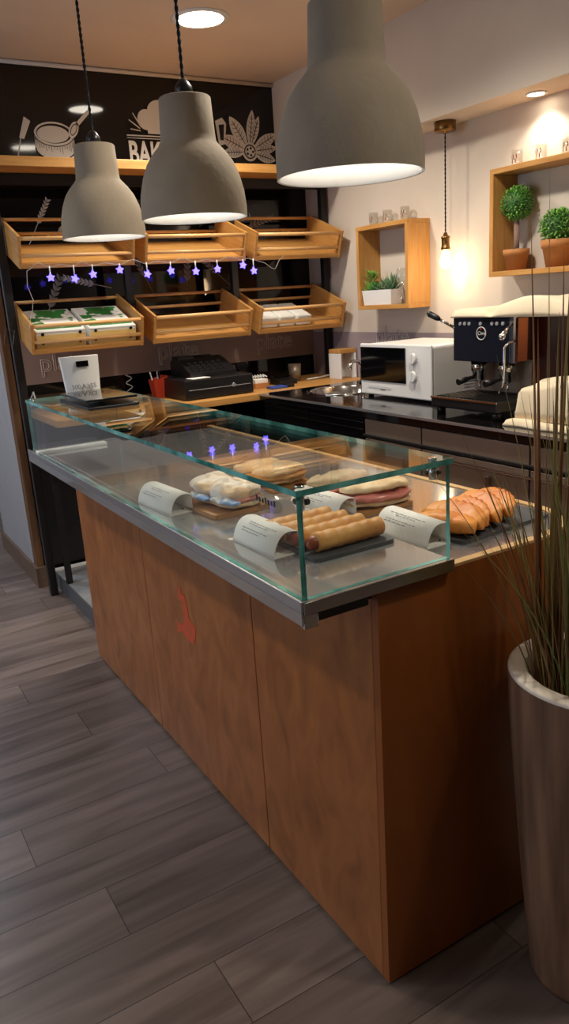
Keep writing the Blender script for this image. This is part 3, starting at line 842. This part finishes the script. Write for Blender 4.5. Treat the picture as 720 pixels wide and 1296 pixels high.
t = T('phone_case', (1.40, 2.68, 1.0), 'flat blue and black case lying at the bench front', 'case')
MB().box(-.07, .03, -.035, .035, 0, .014, .003).build('case_body', 'blue', t); MB().box(.031, .08, -.03, .03, 0, .02, .003).build('case_flap', 'blackp', t)
t = MB().lathe([(0, 0), (.034, 0), (.04, .1), (.037, .1), (.031, .004), (0, .004)], n=28).build('metal_cup', 'steeld', None, (1.66, 2.93, 1.0)); tag(t, 'plain metal tumbler on the wooden bench near the sink', 'cup')
t = MB().tube([(1.70, 2.86, 1.006), (1.76, 2.84, 1.012), (1.80, 2.88, 1.006), (1.86, 2.86, 1.016), (1.9, 2.9, 1.006)], .005, 8).build('white_cable', 'whitep'); tag(t, 'short white cable lying on the bench end', 'cable')
t = MB().tube([(.12, 3.16, 1.05), (.135, 3.14, 1.09), (.14, 3.12, 1.03), (.22, 3.1, 1.006), (.35, 3.1, 1.02), (.45, 3.12, 1.03), (.55, 3.1, 1.006)], .005, 8).build('power_cable', 'whitep'); tag(t, 'white power cable looping against the black wall by the scale', 'cable')
t = MB().tube([(.66 + .018 * math.cos(k * .9), 3.1, 1.012 + k * .007) for k in range(18)], .0035, 6).build('coiled_cable', 'greyp'); tag(t, 'grey coiled cable standing against the black wall', 'cable')
# towel rail box behind the tap
t = T('towel_stand', (1.90, 2.76, 1.0), 'small wood topped stand in the corner behind the tap', 'stand')
MB().box(-.06, .06, -.06, .06, .15, .175, .003).build('stand_top', 'pine', t)
MB().box(-.048, .048, .052, .06, 0, .15).build('stand_back', 'whitep', t)
for x in (-.06, .048): MB().box(x, x + .012, -.06, .06, 0, .15, .002).build('side_panel', 'whitep', t)
# ------------------------------------------------------------------ right counter
rc = T('kitchen_counter', (1.2, .9, 0), 'black glossy kitchen counter with steel front along the right wall', 'counter')
SX, SY, SR = 1.545, 2.25, .185
b = bmesh.new()
Z = 1.0
def ringv(z): return [b.verts.new((SX + SR * math.cos(2 * PI * i / 40) - 1.2, SY + SR * math.sin(2 * PI * i / 40) - .9, z)) for i in range(40)]
ed = []
outer = [b.verts.new((p[0] - 1.2, p[1] - .9, Z)) for p in ((1.2, -.7), (1.971, -.7), (1.971, 2.555), (1.2, 2.555))]
for i in range(4): ed.append(b.edges.new((outer[i], outer[(i + 1) % 4])))
rg_ = ringv(Z)
for i in range(40): ed.append(b.edges.new((rg_[i], rg_[(i + 1) % 40])))
bmesh.ops.triangle_fill(b, edges=ed, use_beauty=True)
for f in list(b.faces):
    c = f.calc_center_median()
    if (c.x + 1.2 - SX) ** 2 + (c.y + .9 - SY) ** 2 < (SR * .98) ** 2: b.faces.remove(f)
ext = bmesh.ops.extrude_face_region(b, geom=list(b.faces))
for v in [g for g in ext['geom'] if isinstance(g, bmesh.types.BMVert)]: v.co.z -= .035
mb = MB(); mb._merge(b)
mb.build('worktop', 'blackg', rc)
MB().box(-.004, .0, -1.6, 1.655, .962, .999).build('front_edge', 'blackg', rc)
MB().box(-.007, -.004, -1.6, 1.655, .99, 1.001).build('edge_strip', 'alu', rc)
MB().lathe([(.205, 1.001), (.2, 1.006), (.187, 1.006), (.18, .998), (.172, .93), (.15, .875), (.05, .862), (0, .860)], (SX - 1.2, SY - .9, 0), 44).build('sink_bowl', 'steel', rc, thick=.001)
MB().lathe([(0, .866), (.028, .866), (.03, .861)], (SX - 1.2, SY - .9, 0), 20).build('sink_drain', 'chrome', rc)
MB().box(.05, .765, -1.6, 1.65, .09, .85).box(.03, .765, -1.6, .9, .85, .962).box(.03, .12, .9, 1.65, .85, .962).build('carcass', 'blackm', rc)
ys = [-1.6, -.82, -.2, .36, .74]
for a, c in zip(ys[:-1], ys[1:]):
    d = MB().box(.01, .03, a + .004, c - .004, .885, .955, .003).build('drawer_front', 'steeld', rc)
    d = MB().box(.01, .05, a + .004, c - .004, .13, .868, .003).build('door', 'steeld', rc)
    MB().box(-.012, .01, (a + c) / 2 - .1 - .006, (a + c) / 2 - .1 + .006, .70, .82, .003).build('door_handle', 'steel', d)
MB().box(-.002, .018, -1.6, .74, .878, .888, .002).build('grip_strip', 'blackp', rc)
MB().box(-.004, .008, -1.6, .74, .84, .848, .002).build('bright_strip', 'chrome', rc)
for a, c in ((.748, 1.2), (1.2, 1.645)):
    d = MB().box(.012, .03, a + .003, c - .003, .13, .955, .003).build('door', 'blackg', rc)
    MB().box(.008, .013, a + .003, c - .003, .902, .907).build('door_strip', 'steel', d)
    MB().box(.008, .013, a + .003, c - .003, .935, .939).build('door_strip', 'steel', d)
t = T('mixer_tap', (1.80, 2.42, 1.0), 'chrome mixer tap standing behind the round sink', 'tap')
MB().lathe([(0, 0), (.026, 0), (.026, .01), (.018, .02), (.018, .11), (.014, .13), (0, .135)], n=20).build('tap_body', 'chrome', t)
MB().tube([(0, 0, .09), (-.06, -.03, .13), (-.12, -.06, .135), (-.145, -.072, .115), (-.148, -.074, .095)], .011, 12).build('spout', 'chrome', t)
MB().tube([(0, 0, .13), (.0, -.02, .15), (.02, -.09, .165)], [.01, .008, .006], 10).build('lever', 'chrome', t)
# microwave
mw = T('microwave_oven', (1.47, 1.742, 1.0), 'white microwave oven with dark window and two knobs', 'microwave')
bx = MB().box(.012, .40, -.25, .25, .014, .252, .012, 3).build('case', 'whitep', mw)
MB().box(0, .013, -.255, .26, .012, .256, .006, 2).build('front_panel', 'whitep', mw)
MB().box(-.004, .001, -.085, .252, .078, .240, .002).build('window', 'darkglass', mw)
MB().box(-.0046, -.003, .02, .2, .052, .0535).build('front_line', 'greyp', mw)
for z in (.195, .115):
    k = MB().cyl((-.018, -.14, z), (.0, -.14, z), .024, 24).build('knob', 'whitep', mw)
    MB().box(-.021, -.017, -.144, -.136, z - .02, z + .02, .0015).build('knob_grip', 'whitep', k)
    mb = MB()
    for i in range(12):
        a = 2 * PI * i / 12; mb.box(-.0012, .0003, -.14 + .031 * math.cos(a) - .0012, -.14 + .031 * math.cos(a) + .0012, z + .031 * math.sin(a) - .0012, z + .031 * math.sin(a) + .0012)
    mb.build('dial_marks', 'print', k)
for x in (.03, .36):
    for y in (-.22, .22): MB().cyl((x, y, 0), (x, y, .016), .014, 12).build('foot', 'blackp', mw)
mb = MB()
for i in range(4): mb.box(.2, .36, -.2512, -.2495, .05 + i * .013, .054 + i * .013)
mb.build('side_vents', 'greyp', mw)
MB().box(-.0015, .0005, .07, .105, .038, .044).build('badge', 'print', mw)
# espresso machine
es = T('espresso_machine', (1.40, 1.12, 1.0), 'dark espresso machine with round badge and two steam wands', 'espresso machine')
MB().box(.015, .46, -.165, .15, .21, .372, .006).build('top_housing', 'machbody', es)
MB().box(.13, .46, -.215, .15, .03, .372, .006).build('rear_body', 'machbody', es)
MB().box(-.004, .016, -.15, .15, .205, .375, .003).build('front_panel', 'navy', es)
MB().box(-.001, .017, -.162, -.151, .205, .375).build('corner_trim', 'steel', es)
MB().box(.018, .07, -.168, -.1655, .21, .37).build('side_trim', 'copper', es)
MB().box(.118, .13, -.15, .15, .075, .205).build('steel_back', 'steeld', es)
dt = MB().box(-.11, .12, -.19, .17, .03, .072, .006).build('drip_tray', 'blackp', es)
mb = MB()
for i in range(15): mb.box(-.095, .11, -.165 + i * .022, -.158 + i * .022, .072, .076)
mb.build('tray_grille', 'blackm', dt)
MB().box(-.113, -.109, -.19, .17, .066, .074, .001).build('tray_edge', 'chrome', dt)
for x in (-.08, .42):
    for y in (-.16, .14): MB().cyl((x, y, 0), (x, y, .035), .018, 14).build('foot', 'blackp', es)
for y in (-.075, .07):
    g = MB().lathe([(0, .205), (.034, .205), (.034, .165), (.028, .16), (.028, .13), (.015, .12), (0, .12)], (.06, y, 0), 24).build('group_head', 'chrome', es)
    MB().tube([(.035, y, .14), (.0, y, .137), (-.015, y, .135), (-.055, y, .128)], [.008, .008, .012, .013], 12).build('filter_handle', 'blackp', g)
    MB().tube([(.05, y - .015, .125), (.045, y - .02, .105), (.045, y - .02, .095)], .006, 8).build('spout', 'chrome', g)
lg = MB(); lg.tube([(-.006, -.005 + .024 * math.cos(a), .315 + .024 * math.sin(a)) for a in [2 * PI * i / 28 for i in range(29)]], .002, 6, False)
lg = lg.build('badge_ring', 'ink', es)
text_mesh('badge_lettering', 'Cime', .02, 'ink', lg, on_right(-.0055, .014, .309))
MB().ball((-.005, -.002, .331), .004).build('badge_dot', 'red', lg)
for y in (-.115, -.085, -.06, .0, .06, .085, .11):
    MB().cyl((-.008, y, .352), (-.003, y, .352), .007, 12).build('button', 'greyp', es)
for y, sg in ((-.17, -1), (.155, 1)):
    if sg > 0:
        k = MB().tube([(.0, y - .01, .335), (-.02, y + .03, .36), (-.03, y + .05, .372)], .006, 8).build('steam_lever', 'chrome', es)
        MB().tube([(-.03, y + .05, .372), (-.034, y + .06, .378), (-.045, y + .09, .394), (-.048, y + .1, .4)], [.009, .012, .013, .006], 12).build('lever_grip', 'blackp', k)
    else:
        k = MB().tube([(.0, y + .02, .355), (-.05, y - .005, .33), (-.09, y - .02, .312)], [.008, .007, .012], 10).build('steam_lever', 'chrome', es)
        MB().ball((-.09, y - .022, .311), .014).build('lever_grip', 'chrome', k)
    if sg < 0: MB().tube([(.01, y, .29), (-.04, y - .01 * 1, .285), (-.055, y, .27), (-.055, y, .2), (-.045, y + .01 * -sg, .14), (-.06, y + .02 * -sg, .1)], .005, 10).build('steam_wand', 'chrome', es)
# cloths
def clothy(fn, name, loc, label, thick=.01):
    mb = MB(); mb.grid(fn, 40, 40)
    o = mb.build(name, 'cloth', None, loc, thick=thick); tag(o, label, 'cloth'); return o
def top_cloth(u, v):
    x = -.01 + .40 * u; y = -.36 + .58 * v
    z = .012 + .05 * math.exp(-((v - .42) / .25) ** 2) * (1 - .35 * u) + .012 * math.sin(7 * v + 3 * u) * (1 - abs(2 * v - 1)) + .03 * (1 - v) * (1 - v)
    z += .02 * math.exp(-((v - .62 - .2 * u) / .05) ** 2)
    if u < .08: z -= .02 * (1 - u / .08)
    if v > .95: z -= .02 * (v - .95) / .05
    return (x + .004 * math.sin(18 * v), y, z)
def slab_cloth(name, loc, label, topf, xs, ys, base):
    """closed folded cloth: top height field + base, so it has a body"""
    mb = MB(); n = 36
    def fn(u, v):
        x = xs[0] + (xs[1] - xs[0]) * u; y = ys[0] + (ys[1] - ys[0]) * v
        return x, y
    top = [[None] * n for _ in range(n)]; bot = [[None] * n for _ in range(n)]
    for i in range(n):
        for j in range(n):
            u, v = i / (n - 1), j / (n - 1); x, y = fn(u, v)
            e = min(u, 1 - u, v, 1 - v); r = min(1, e / .07); r = math.sqrt(max(0, 1 - (1 - r) ** 2))
            top[i][j] = mb.bm.verts.new((x + .004 * math.sin(17 * v), y + .005 * math.sin(13 * u), base + max(.002, topf(u, v) * (.25 + .75 * r))))
            bot[i][j] = mb.bm.verts.new((x + .004 * math.sin(17 * v), y + .005 * math.sin(13 * u), base))
    F = mb.bm.faces
    for i in range(n - 1):
        for j in range(n - 1):
            F.new([top[i][j], top[i + 1][j], top[i + 1][j + 1], top[i][j + 1]]).smooth = True
            F.new([bot[i][j], bot[i][j + 1], bot[i + 1][j + 1], bot[i + 1][j]])
    for k in range(n - 1):
        for a in ((top[k][0], bot[k][0], bot[k + 1][0], top[k + 1][0]), (top[k + 1][n - 1], bot[k + 1][n - 1], bot[k][n - 1], top[k][n - 1]),
                  (top[0][k + 1], bot[0][k + 1], bot[0][k], top[0][k]), (top[n - 1][k], bot[n - 1][k], bot[n - 1][k + 1], top[n - 1][k + 1])):
            F.new(a).smooth = True
    o = mb.build(name, 'cloth', None, loc); tag(o, label, 'cloth'); return o
def tc_h(u, v):
    return .022 + .050 * math.exp(-((v - .38) / .3) ** 2) + .010 * math.sin(8 * v + 3 * u) - .03 * math.exp(-((v - .63 - .25 * u) / .035) ** 2) * (u < .5)
slab_cloth('folded_cloth', (1.40, 1.12, 1.3755), 'cream cloth spread over the top of the espresso machine', tc_h, (-.012, .42), (-.42, .155), 0)
def c2_h(u, v): return .118 + .03 * (1 - v) + .012 * math.sin(5 * v + 4 * u)
slab_cloth('kitchen_towel', (1.29, .70, 1.026), 'thick cream towel bundle on the counter beside the espresso machine', c2_h, (0, .2), (-.22, .14), 0)
def c3_h(u, v): return .024 + .003 * math.sin(9 * v + 5 * u)
slab_cloth('flat_towel', (1.27, .70, 1.0005), 'flat cream towel under the thicker towel bundle', c3_h, (-.01, .24), (-.26, .17), 0)
# carafe behind
t = T('glass_carafe', (1.87, 1.42, 1.0), 'tall clear glass carafe standing behind the microwave', 'carafe')
MB().lathe([(0, .003), (.045, .003), (.05, .03), (.05, .22), (.03, .28), (.018, .31), (.018, .35), (.026, .37)], n=28).build('carafe_body', 'cup', t)
MB().lathe([(0, .372), (.02, .372), (.02, .385), (.008, .40), (0, .402)], n=16).build('stopper', 'cup', t)

# ------------------------------------------------------------------ wall cubbies
def cubby(y0, y1, z0, z1, label, name='wall_cubby'):
    t = T(name, (1.98, (y0 + y1) / 2, z0), label, 'wall cubby')
    w = (y1 - y0) / 2; h = z1 - z0; d = .15; k = .022
    MB().box(-d, 0, -w, w, 0, k, .0015).build('bottom_board', 'pineY', t)
    MB().box(-d, 0, -w, w, h - k, h, .0015).build('top_board', 'pineY', t)
    for a in (-w, w - k): MB().box(-d, 0, a, a + k, k, h - k, .0015).build('side_board', 'pineZ', t)
    return t
cubby(2.057, 2.49, 1.402, 1.838, 'small square wooden wall cubby holding a white trough of succulents')
cubby(.62, 1.503, 1.526, 1.973, 'wide wooden wall cubby holding two potted topiary balls')
def glass_cup(x, y, z, label, grp):
    t = T('shot_glass', (x, y, z), label, 'glass', grp)
    MB().lathe([(0, .0), (.022, .0), (.026, .072), (.0235, .072), (.020, .008), (0, .008)], n=24).build('glass_body', 'cup', t)
    mb = MB()
    def fn(u, v):
        a = PI + (u - .5) * 1.7; r = .0238 + .0024 * v
        return (r * math.cos(a), r * math.sin(a), .018 + .034 * v)
    mb.grid(fn, 10, 3)
    for k_, f in enumerate(list(mb.bm.faces)):
        if k_ % 3: mb.bm.faces.remove(f)
    mb.build('cup_emblem', 'cupprint', t)
    return t
G1 = 'printed glasses on the small cubby'; G2 = 'printed glasses on the wide cubby'
for y, lb in ((2.455, 'printed shot glass on the small cubby, nearest the baskets'), (2.335, 'middle printed shot glass on top of the small cubby'), (2.19, 'printed shot glass on the small cubby, nearest the bulb')):
    glass_cup(1.93, y, 1.8385, lb, G1)
for y, lb in ((1.44, 'printed shot glass on the wide cubby, above the tall topiary'), (1.31, 'middle printed shot glass on top of the wide cubby'), (1.175, 'printed shot glass on the wide cubby, right under the spotlight')):
    glass_cup(1.93, y, 1.9735, lb, G2)
for y, x, lb in ((2.165, 1.88, 'clear wine glass in the small cubby, front one beside the succulents'), (2.125, 1.93, 'clear wine glass in the small cubby, rear one in the corner')):
    t = T('wine_glass', (x, y, 1.4245), lb, 'wine glass', 'wine glasses in the small cubby')
    MB().lathe([(0, 0), (.028, 0), (.026, .004), (.005, .008), (.004, .075)], n=24).build('foot_and_stem', 'cup', t)
    MB().lathe([(0, .075), (.016, .082), (.03, .115), (.031, .145), (.025, .18)], n=24).build('bowl', 'cup', t)
# succulent trough
st = T('succulent_trough', (1.885, 2.34, 1.4245), 'white trough planted with green succulents in the small cubby', 'planter')
mb = MB(); vs = []
for z, a, c in ((0, .036, .118), (.078, .042, .126), (.078, .036, .12), (.064, .035, .118)):
    vs.append([mb.bm.verts.new((sx * a, sy * c, z)) for sx, sy in ((-1, -1), (1, -1), (1, 1), (-1, 1))])
mb.bm.faces.new(vs[0])
for a, c in zip(vs[:-1], vs[1:]):
    for i in range(4): mb.bm.faces.new([a[i], a[(i + 1) % 4], c[(i + 1) % 4], c[i]])
mb.build('trough', 'whitep', st)
MB().box(-.034, .034, -.117, .117, .05, .066).build('soil', 'soil', st)
def leafblade(mb, p, d, L, w, cup=.2, th=.25):
    """fleshy leaf: from p along d"""
    d = Vector(d).normalized(); s = d.orthogonal().normalized() if abs(d.z) > .98 else d.cross(Vector((0, 0, 1))).normalized()
    nrm = s.cross(d)
    prev = None
    for i in range(6):
        t_ = i / 5; ww = w * math.sin(PI * (t_ * .85 + .12)) ; q = Vector(p) + d * L * t_ + Vector((0, 0, cup * L * t_ * t_))
        ring = [mb.bm.verts.new(q + s * ww), mb.bm.verts.new(q + nrm * ww * th), mb.bm.verts.new(q - s * ww), mb.bm.verts.new(q - nrm * ww * th)]
        if prev:
            for k in range(4):
                f = mb.bm.faces.new([prev[k], prev[(k + 1) % 4], ring[(k + 1) % 4], ring[k]]); f.smooth = True
        prev = ring
for (cy, cx, m, n, L, w, nm) in ((-.085, 0, 'succ', 26, .085, .009, 'spiky_succulent'), (-.02, .005, 'succ', 22, .065, .012, 'rosette_succulent'), (.04, -.005, 'leafdk', 24, .05, .013, 'green_rosette'), (.09, .0, 'leaf', 26, .062, .010, 'leafy_succulent')):
    mb = MB()
    for i in range(n):
        a = i * 2.4; el = .25 + 1.2 * (i / n)
        leafblade(mb, (cx, cy, .066), (math.cos(a) * math.cos(el), math.sin(a) * math.cos(el), math.sin(el)), L * random.uniform(.8, 1.1), w)
    mb.build(nm, m, st)
mb = MB()
mb.tube([(.0, .08, .066), (.0, .095, .12), (-.005, .085, .165)], .002, 6)
for i in range(34):
    a = random.uniform(0, 2 * PI); leafblade(mb, (-.003, .08 + random.uniform(-.025, .03), .15 + random.uniform(-.02, .02)), (math.cos(a), math.sin(a), random.uniform(-.1, .5)), .04, .007)
mb.build('feathery_sprig', 'leaf', st)
# topiary
def leafball(t, c, R, n, seed, sz=1.):
    rnd = random.Random(seed)
    MB().ball(c, R * .86, 1, 1, sz, 3).build('ball_core', 'leafdk', t)
    mb = MB()
    for i in range(n):
        z = 1 - 2 * (i + .5) / n; a = i * 2.39996; r = math.sqrt(1 - z * z)
        d = Vector((r * math.cos(a), r * math.sin(a), z)); p = Vector(c) + Vector((d.x, d.y, d.z * sz)) * R * rnd.uniform(.84, .98)
        dd = (d + Vector((rnd.uniform(-1, 1), rnd.uniform(-1, 1), rnd.uniform(-1, 1))) * .75).normalized()
        leafblade(mb, p, dd, R * .23, R * .075, 0, .2)
    mb.build('foliage', 'leaf', t)
def pot(t, h, r0, r1):
    MB().lathe([(0, 0), (r0, 0), (r1 * .93, h * .7), (r1, h * .7), (r1 * 1.03, h), (r1 * .92, h), (r1 * .86, h * .8), (0, h * .8)], n=32).build('pot', 'terracotta', t)
    MB().lathe([(0, h * .9), (r1 * .9, h * .86)], n=24).build('soil', 'soil', t)
t = T('topiary_tree', (1.90, 1.408, 1.5485), 'tall ball topiary on a stem in the left of the wide cubby', 'topiary')
pot(t, .088, .042, .056); MB().tube([(0, 0, .07), (.003, .002, .12), (-.002, 0, .22)], .012, 10).build('stem', 'trunk', t); leafball(t, (0, 0, .278), .068, 420, 5)
t = T('topiary_ball', (1.90, 1.185, 1.5485), 'low ball topiary sitting in its pot, behind the grass blades', 'topiary')
pot(t, .11, .045, .066); leafball(t, (0, 0, .158), .075, 460, 6, .92)

# ------------------------------------------------------------------ pendant lamps
def pendant(x, y, z, label):
    t = T('pendant_lamp', (x, y, z), label, 'pendant lamp', 'concrete pendant lamps over the counter')
    o = [(.165, 0), (.1655, .03), (.161, .07), (.150, .11), (.134, .145), (.113, .172), (.094, .19), (.086, .20), (.084, .215), (.079, .31), (.076, .313), (0, .313)]
    o = [(r * .909, z_) for r, z_ in o]
    MB().lathe(o, n=64).build('shade', 'concrete', t)
    i = [(.165, 0), (.159, .001), (.1585, .03), (.154, .07), (.143, .11), (.127, .143), (.107, .168), (.088, .185), (.079, .2), (.077, .21), (.03, .212), (0, .212)]
    i = [(r * .909, z_) for r, z_ in i]
    MB().lathe(i, n=64).build('shade_lining', 'lining', t)
    MB().lathe([(0, .3135), (.026, .3135), (.024, .34), (.014, .355), (.008, .36), (0, .36)], n=20).build('socket_cap', 'blackp', t)
    H = ZC - z
    a = [(.0028 * math.cos(k * .9), .0028 * math.sin(k * .9), .355 + (H - .36) * k / 110) for k in range(111)]
    b_ = [(-p[0], -p[1], p[2]) for p in a]
    mb = MB(); mb.tube(a, .003, 6); mb.tube(b_, .003, 6); mb.build('cord', 'cord', t)
    MB().lathe([(0, H), (.05, H), (.05, H - .02), (0, H - .022)], n=24).build('ceiling_rose', 'blackp', t)
    MB().lathe([(0, .212), (.022, .212), (.022, .16), (0, .16)], n=16).build('lamp_socket', 'blackp', t)
    MB().ball((0, 0, .12), .032, sub=3).build('lamp_bulb', 'frost', t)
    L = bpy.data.lights.new('pendant_bulb_light', 'POINT'); L.energy = PEND; L.color = (1, .93, .83); L.shadow_soft_size = .033
    lo = bpy.data.objects.new('pendant_bulb_light', L); COL.objects.link(lo); lo.location = (x, y, z + .075)
    return t
PEND = .5
pendant(.181, .284, 1.727, 'nearest and largest looking concrete pendant lamp, cut by the top edge')
pendant(.181, 1.037, 1.729, 'middle one of the three concrete pendant lamps')
pendant(.167, 1.789, 1.746, 'farthest concrete pendant lamp, in front of the upper left basket')

# brass bulb pendant on the soffit
t = T('bulb_pendant', (1.885, 1.84, 1.58), 'bare glowing bulb in a brass socket hanging from the soffit', 'pendant lamp')
H = 2.236 - 1.58
MB().lathe([(0, H - .0005), (.05, H - .0005), (.05, H - .04), (.046, H - .044), (.01, H - .044), (.008, H - .052), (0, H - .052)], n=32).build('canopy', 'brass', t)
a = [(.002 * math.cos(k * .9), .002 * math.sin(k * .9), .165 + (H - .212) * k / 80) for k in range(81)]
mb = MB(); mb.tube(a, .0022, 6); mb.tube([(-p[0], -p[1], p[2]) for p in a], .0022, 6); mb.build('cord', 'cord', t)
MB().lathe([(0, .17), (.008, .168), (.012, .155), (.021, .15), (.022, .145), (.019, .14), (.019, .105), (.022, .10), (.022, .09), (.0, .088)], n=28).build('socket', 'brass', t)
MB().lathe([(.013, .088), (.016, .075), (.024, .055), (.027, .035), (.024, .015), (.014, .003), (0, 0)], n=28).build('bulb', 'bulb', t)

# ------------------------------------------------------------------ grass planter
gp = T('potted_grass', (.385, -.205, 0), 'tall tapered wood look planter with long dry grass at counter end', 'potted plant')
prof = [(0, 0), (.105, 0), (.112, .02), (.135, .25), (.155, .48), (.168, .65), (.172, .745)]
MB().lathe(prof, n=56).build('planter', 'planter', gp)
MB().lathe([(.172, .745), (.171, .75), (.166, .752), (.140, .752), (.135, .748), (.132, .66), (.13, .64)], n=56).build('planter_rim', 'rim', gp)
MB().lathe([(0, .67), (.06, .668), (.131, .66)], n=32).build('soil', 'soil', gp)
def blade(mb, p, dirx, diry, H, bend, w, seg=14):
    p = Vector(p); prev = None
    s = Vector((math.cos(random.uniform(0, PI)), math.sin(random.uniform(0, PI)), 0)).normalized()
    for i in range(seg):
        t_ = i / (seg - 1)
        q = p + Vector((dirx * (t_ * .5 + bend * t_ * t_), diry * (t_ * .5 + bend * t_ * t_), H * (t_ - .06 * bend * t_ * t_)))
        ww = w * (1 - t_ ** 2.2) + .0003
        n_ = Vector((-s.y, s.x, 0))
        ring = [mb.bm.verts.new(q + s * ww), mb.bm.verts.new(q + n_ * ww * .35), mb.bm.verts.new(q - s * ww), mb.bm.verts.new(q - n_ * ww * .35)]
        if prev:
            for k in range(4):
                f = mb.bm.faces.new([prev[k], prev[(k + 1) % 4], ring[(k + 1) % 4], ring[k]]); f.smooth = True
        prev = ring
rn = random.Random(11)
groups = {'grassa': MB(), 'grassb': MB(), 'grassc': MB()}
for i in range(90):
    a = rn.uniform(0, 2 * PI); r = .115 * math.sqrt(rn.random())
    x, y = r * math.cos(a), r * math.sin(a)
    lean = rn.uniform(.02, .14); la = a + rn.uniform(-.5, .5)
    k = rn.choice(('grassa', 'grassa', 'grassb', 'grassc'))
    blade(groups[k], (x, y, .66), lean * math.cos(la), lean * math.sin(la), rn.uniform(.3, .75), rn.uniform(.2, .9), rn.uniform(.0018, .0042))
# long thin blades leaning towards the counter and over its end
for i in range(15):
    a = rn.uniform(2.3, 3.3); ln = rn.uniform(.08, .22)
    k = rn.choice(('grassa', 'grassb', 'grassc'))
    blade(groups[k], (-.07 + rn.uniform(-.035, .03), rn.uniform(-.04, .10), .66), ln * math.cos(a), ln * math.sin(a) * .6 + .03, rn.uniform(.34, .66), rn.uniform(.5, .9), rn.uniform(.0013, .0021))
# the tall thick stems in the middle of the tuft
for i in range(30):
    k = rn.choice(('grassa', 'grassb', 'grassc'))
    blade(groups[k], (-.05 + rn.uniform(-.03, .08), .03 + rn.uniform(-.06, .06), .66), rn.uniform(-.05, .03), rn.uniform(-.03, .03), rn.uniform(.25, .55), rn.uniform(.1, .5), rn.uniform(.003, .0052))
for i in range(12):
    k = rn.choice(('grassa', 'grassb', 'grassc'))
    blade(groups[k], (-.055 + rn.uniform(-.02, .05), .045 + rn.uniform(-.04, .05), .66), rn.uniform(-.03, .02), rn.uniform(-.02, .03), rn.uniform(.6, .95), rn.uniform(.1, .5), rn.uniform(.0045, .0068))
for dx, dy, H, w in ((-.10, .02, .88, .0032), (-.085, .03, .95, .0036), (-.07, .01, 1.02, .002), (-.03, .03, 1.05, .0024), (.0, .0, 1.1, .003)):
    blade(groups['grassc' if w > .003 else 'grassa'], (-.055 + .3 * dx, .05 + dy, .66), dx * .6, dy * .4, H, .3, w)
for k, nm in (('grassa', 'dry_blades'), ('grassb', 'green_blades'), ('grassc', 'brown_blades')):
    groups[k].build(nm, k, gp)

# ------------------------------------------------------------------ ceiling lights
def spot(name, loc, energy, size, ang, blend, color, target=None):
    L = bpy.data.lights.new(name, 'SPOT'); L.energy = energy; L.spot_size = math.radians(ang); L.spot_blend = blend; L.shadow_soft_size = size; L.color = color
    o = bpy.data.objects.new(name, L); COL.objects.link(o); o.location = loc
    d = Vector(target or (loc[0], loc[1], 0)) - Vector(loc)
    o.rotation_euler = d.to_track_quat('-Z', 'Y').to_euler()
    return o
DL = [(.92, 2.36, 'round ceiling downlight above the gangway, seen beside the middle lamp cord', 1.5),
      (.84, 1.12, 'round ceiling downlight above the espresso machine side of the gangway', 1.5),
      (.70, -.75, 'added unseen ceiling downlight above the planter end of the counter', .85),  # unseen lamp, placed here to brighten the end panel
      (-1.45, 2.5, 'round ceiling downlight over the passage beside the black wall', 1.1), (-1.45, .9, 'added unseen fill downlight left of the counter', .28), (-1.45, -1.1, 'unseen round ceiling downlight on the side away from the kitchen', .16),  # the one left of the counter is added fill; all are out of view
      (-1.0, 4.5, 'round ceiling downlight at the far end of the passage', 2.2)]
EN = 42.
for x, y, lb, k in DL:
    t = T('ceiling_downlight', (x, y, ZC), lb, 'ceiling light', 'round ceiling downlights')
    MB().lathe([(.104, -.0005), (.128, -.0005), (.126, -.006), (.104, -.008)], n=40).build('trim_ring', 'whitep', t)
    MB().lathe([(0, -.004), (.105, -.004)], n=40).build('lens', 'warmled', t)
    spot('downlight_lamp', (x, y, ZC - .012), EN * k, .1, 150, .6, (.62, .77, 1) if y > 4 else (1, .93, .81))
for y, lb in ((1.32, 'small square cornered spotlight in the soffit above the wide cubby'), (.35, 'added unseen spotlight in the soffit beyond the frame'), (2.35, 'small spotlight in the soffit above the small cubby')):  # the nearer spot is added out of view to light the towel
    if y > 2: continue
    t = T('soffit_spotlight', (1.90, y, 2.236), lb, 'spotlight', 'small soffit spotlights')
    MB().lathe([(.034, -.0005), (.045, -.0005), (.044, -.005), (.034, -.006)], n=32).build('trim_ring', 'whitep', t)
    MB().lathe([(0, -.003), (.035, -.003)], n=32).build('lens', 'spotled', t)
    spot('soffit_lamp', (1.90, y, 2.228), 4.5, .03, 120, .5, (1, .92, .8))
L = bpy.data.lights.new('bulb_light', 'POINT'); L.energy = .7; L.color = (1, .78, .52); L.shadow_soft_size = .03
o = bpy.data.objects.new('bulb_light', L); COL.objects.link(o); o.location = (1.885, 1.84, 1.56)
# added cool fill from the far left; no window is built there
L = bpy.data.lights.new('cool_side_fill', 'AREA'); L.energy = 22.; L.shape = 'RECTANGLE'; L.size = 2.2; L.size_y = 1.6; L.color = (.62, .76, 1)
o = bpy.data.objects.new('cool_side_fill', L); COL.objects.link(o); o.location = (-3.5, 1.6, 1.5); o.rotation_euler = (0, -PI / 2, 0)

w = bpy.data.worlds.new('world'); S.world = w; w.use_nodes = True
w.node_tree.nodes['Background'].inputs[0].default_value = (.9, .85, .8, 1); w.node_tree.nodes['Background'].inputs[1].default_value = .05
S.view_settings.view_transform = 'Standard'; S.view_settings.look = 'None'
S.view_settings.exposure = .95; S.view_settings.gamma = 1.
S.view_settings.use_curve_mapping = False
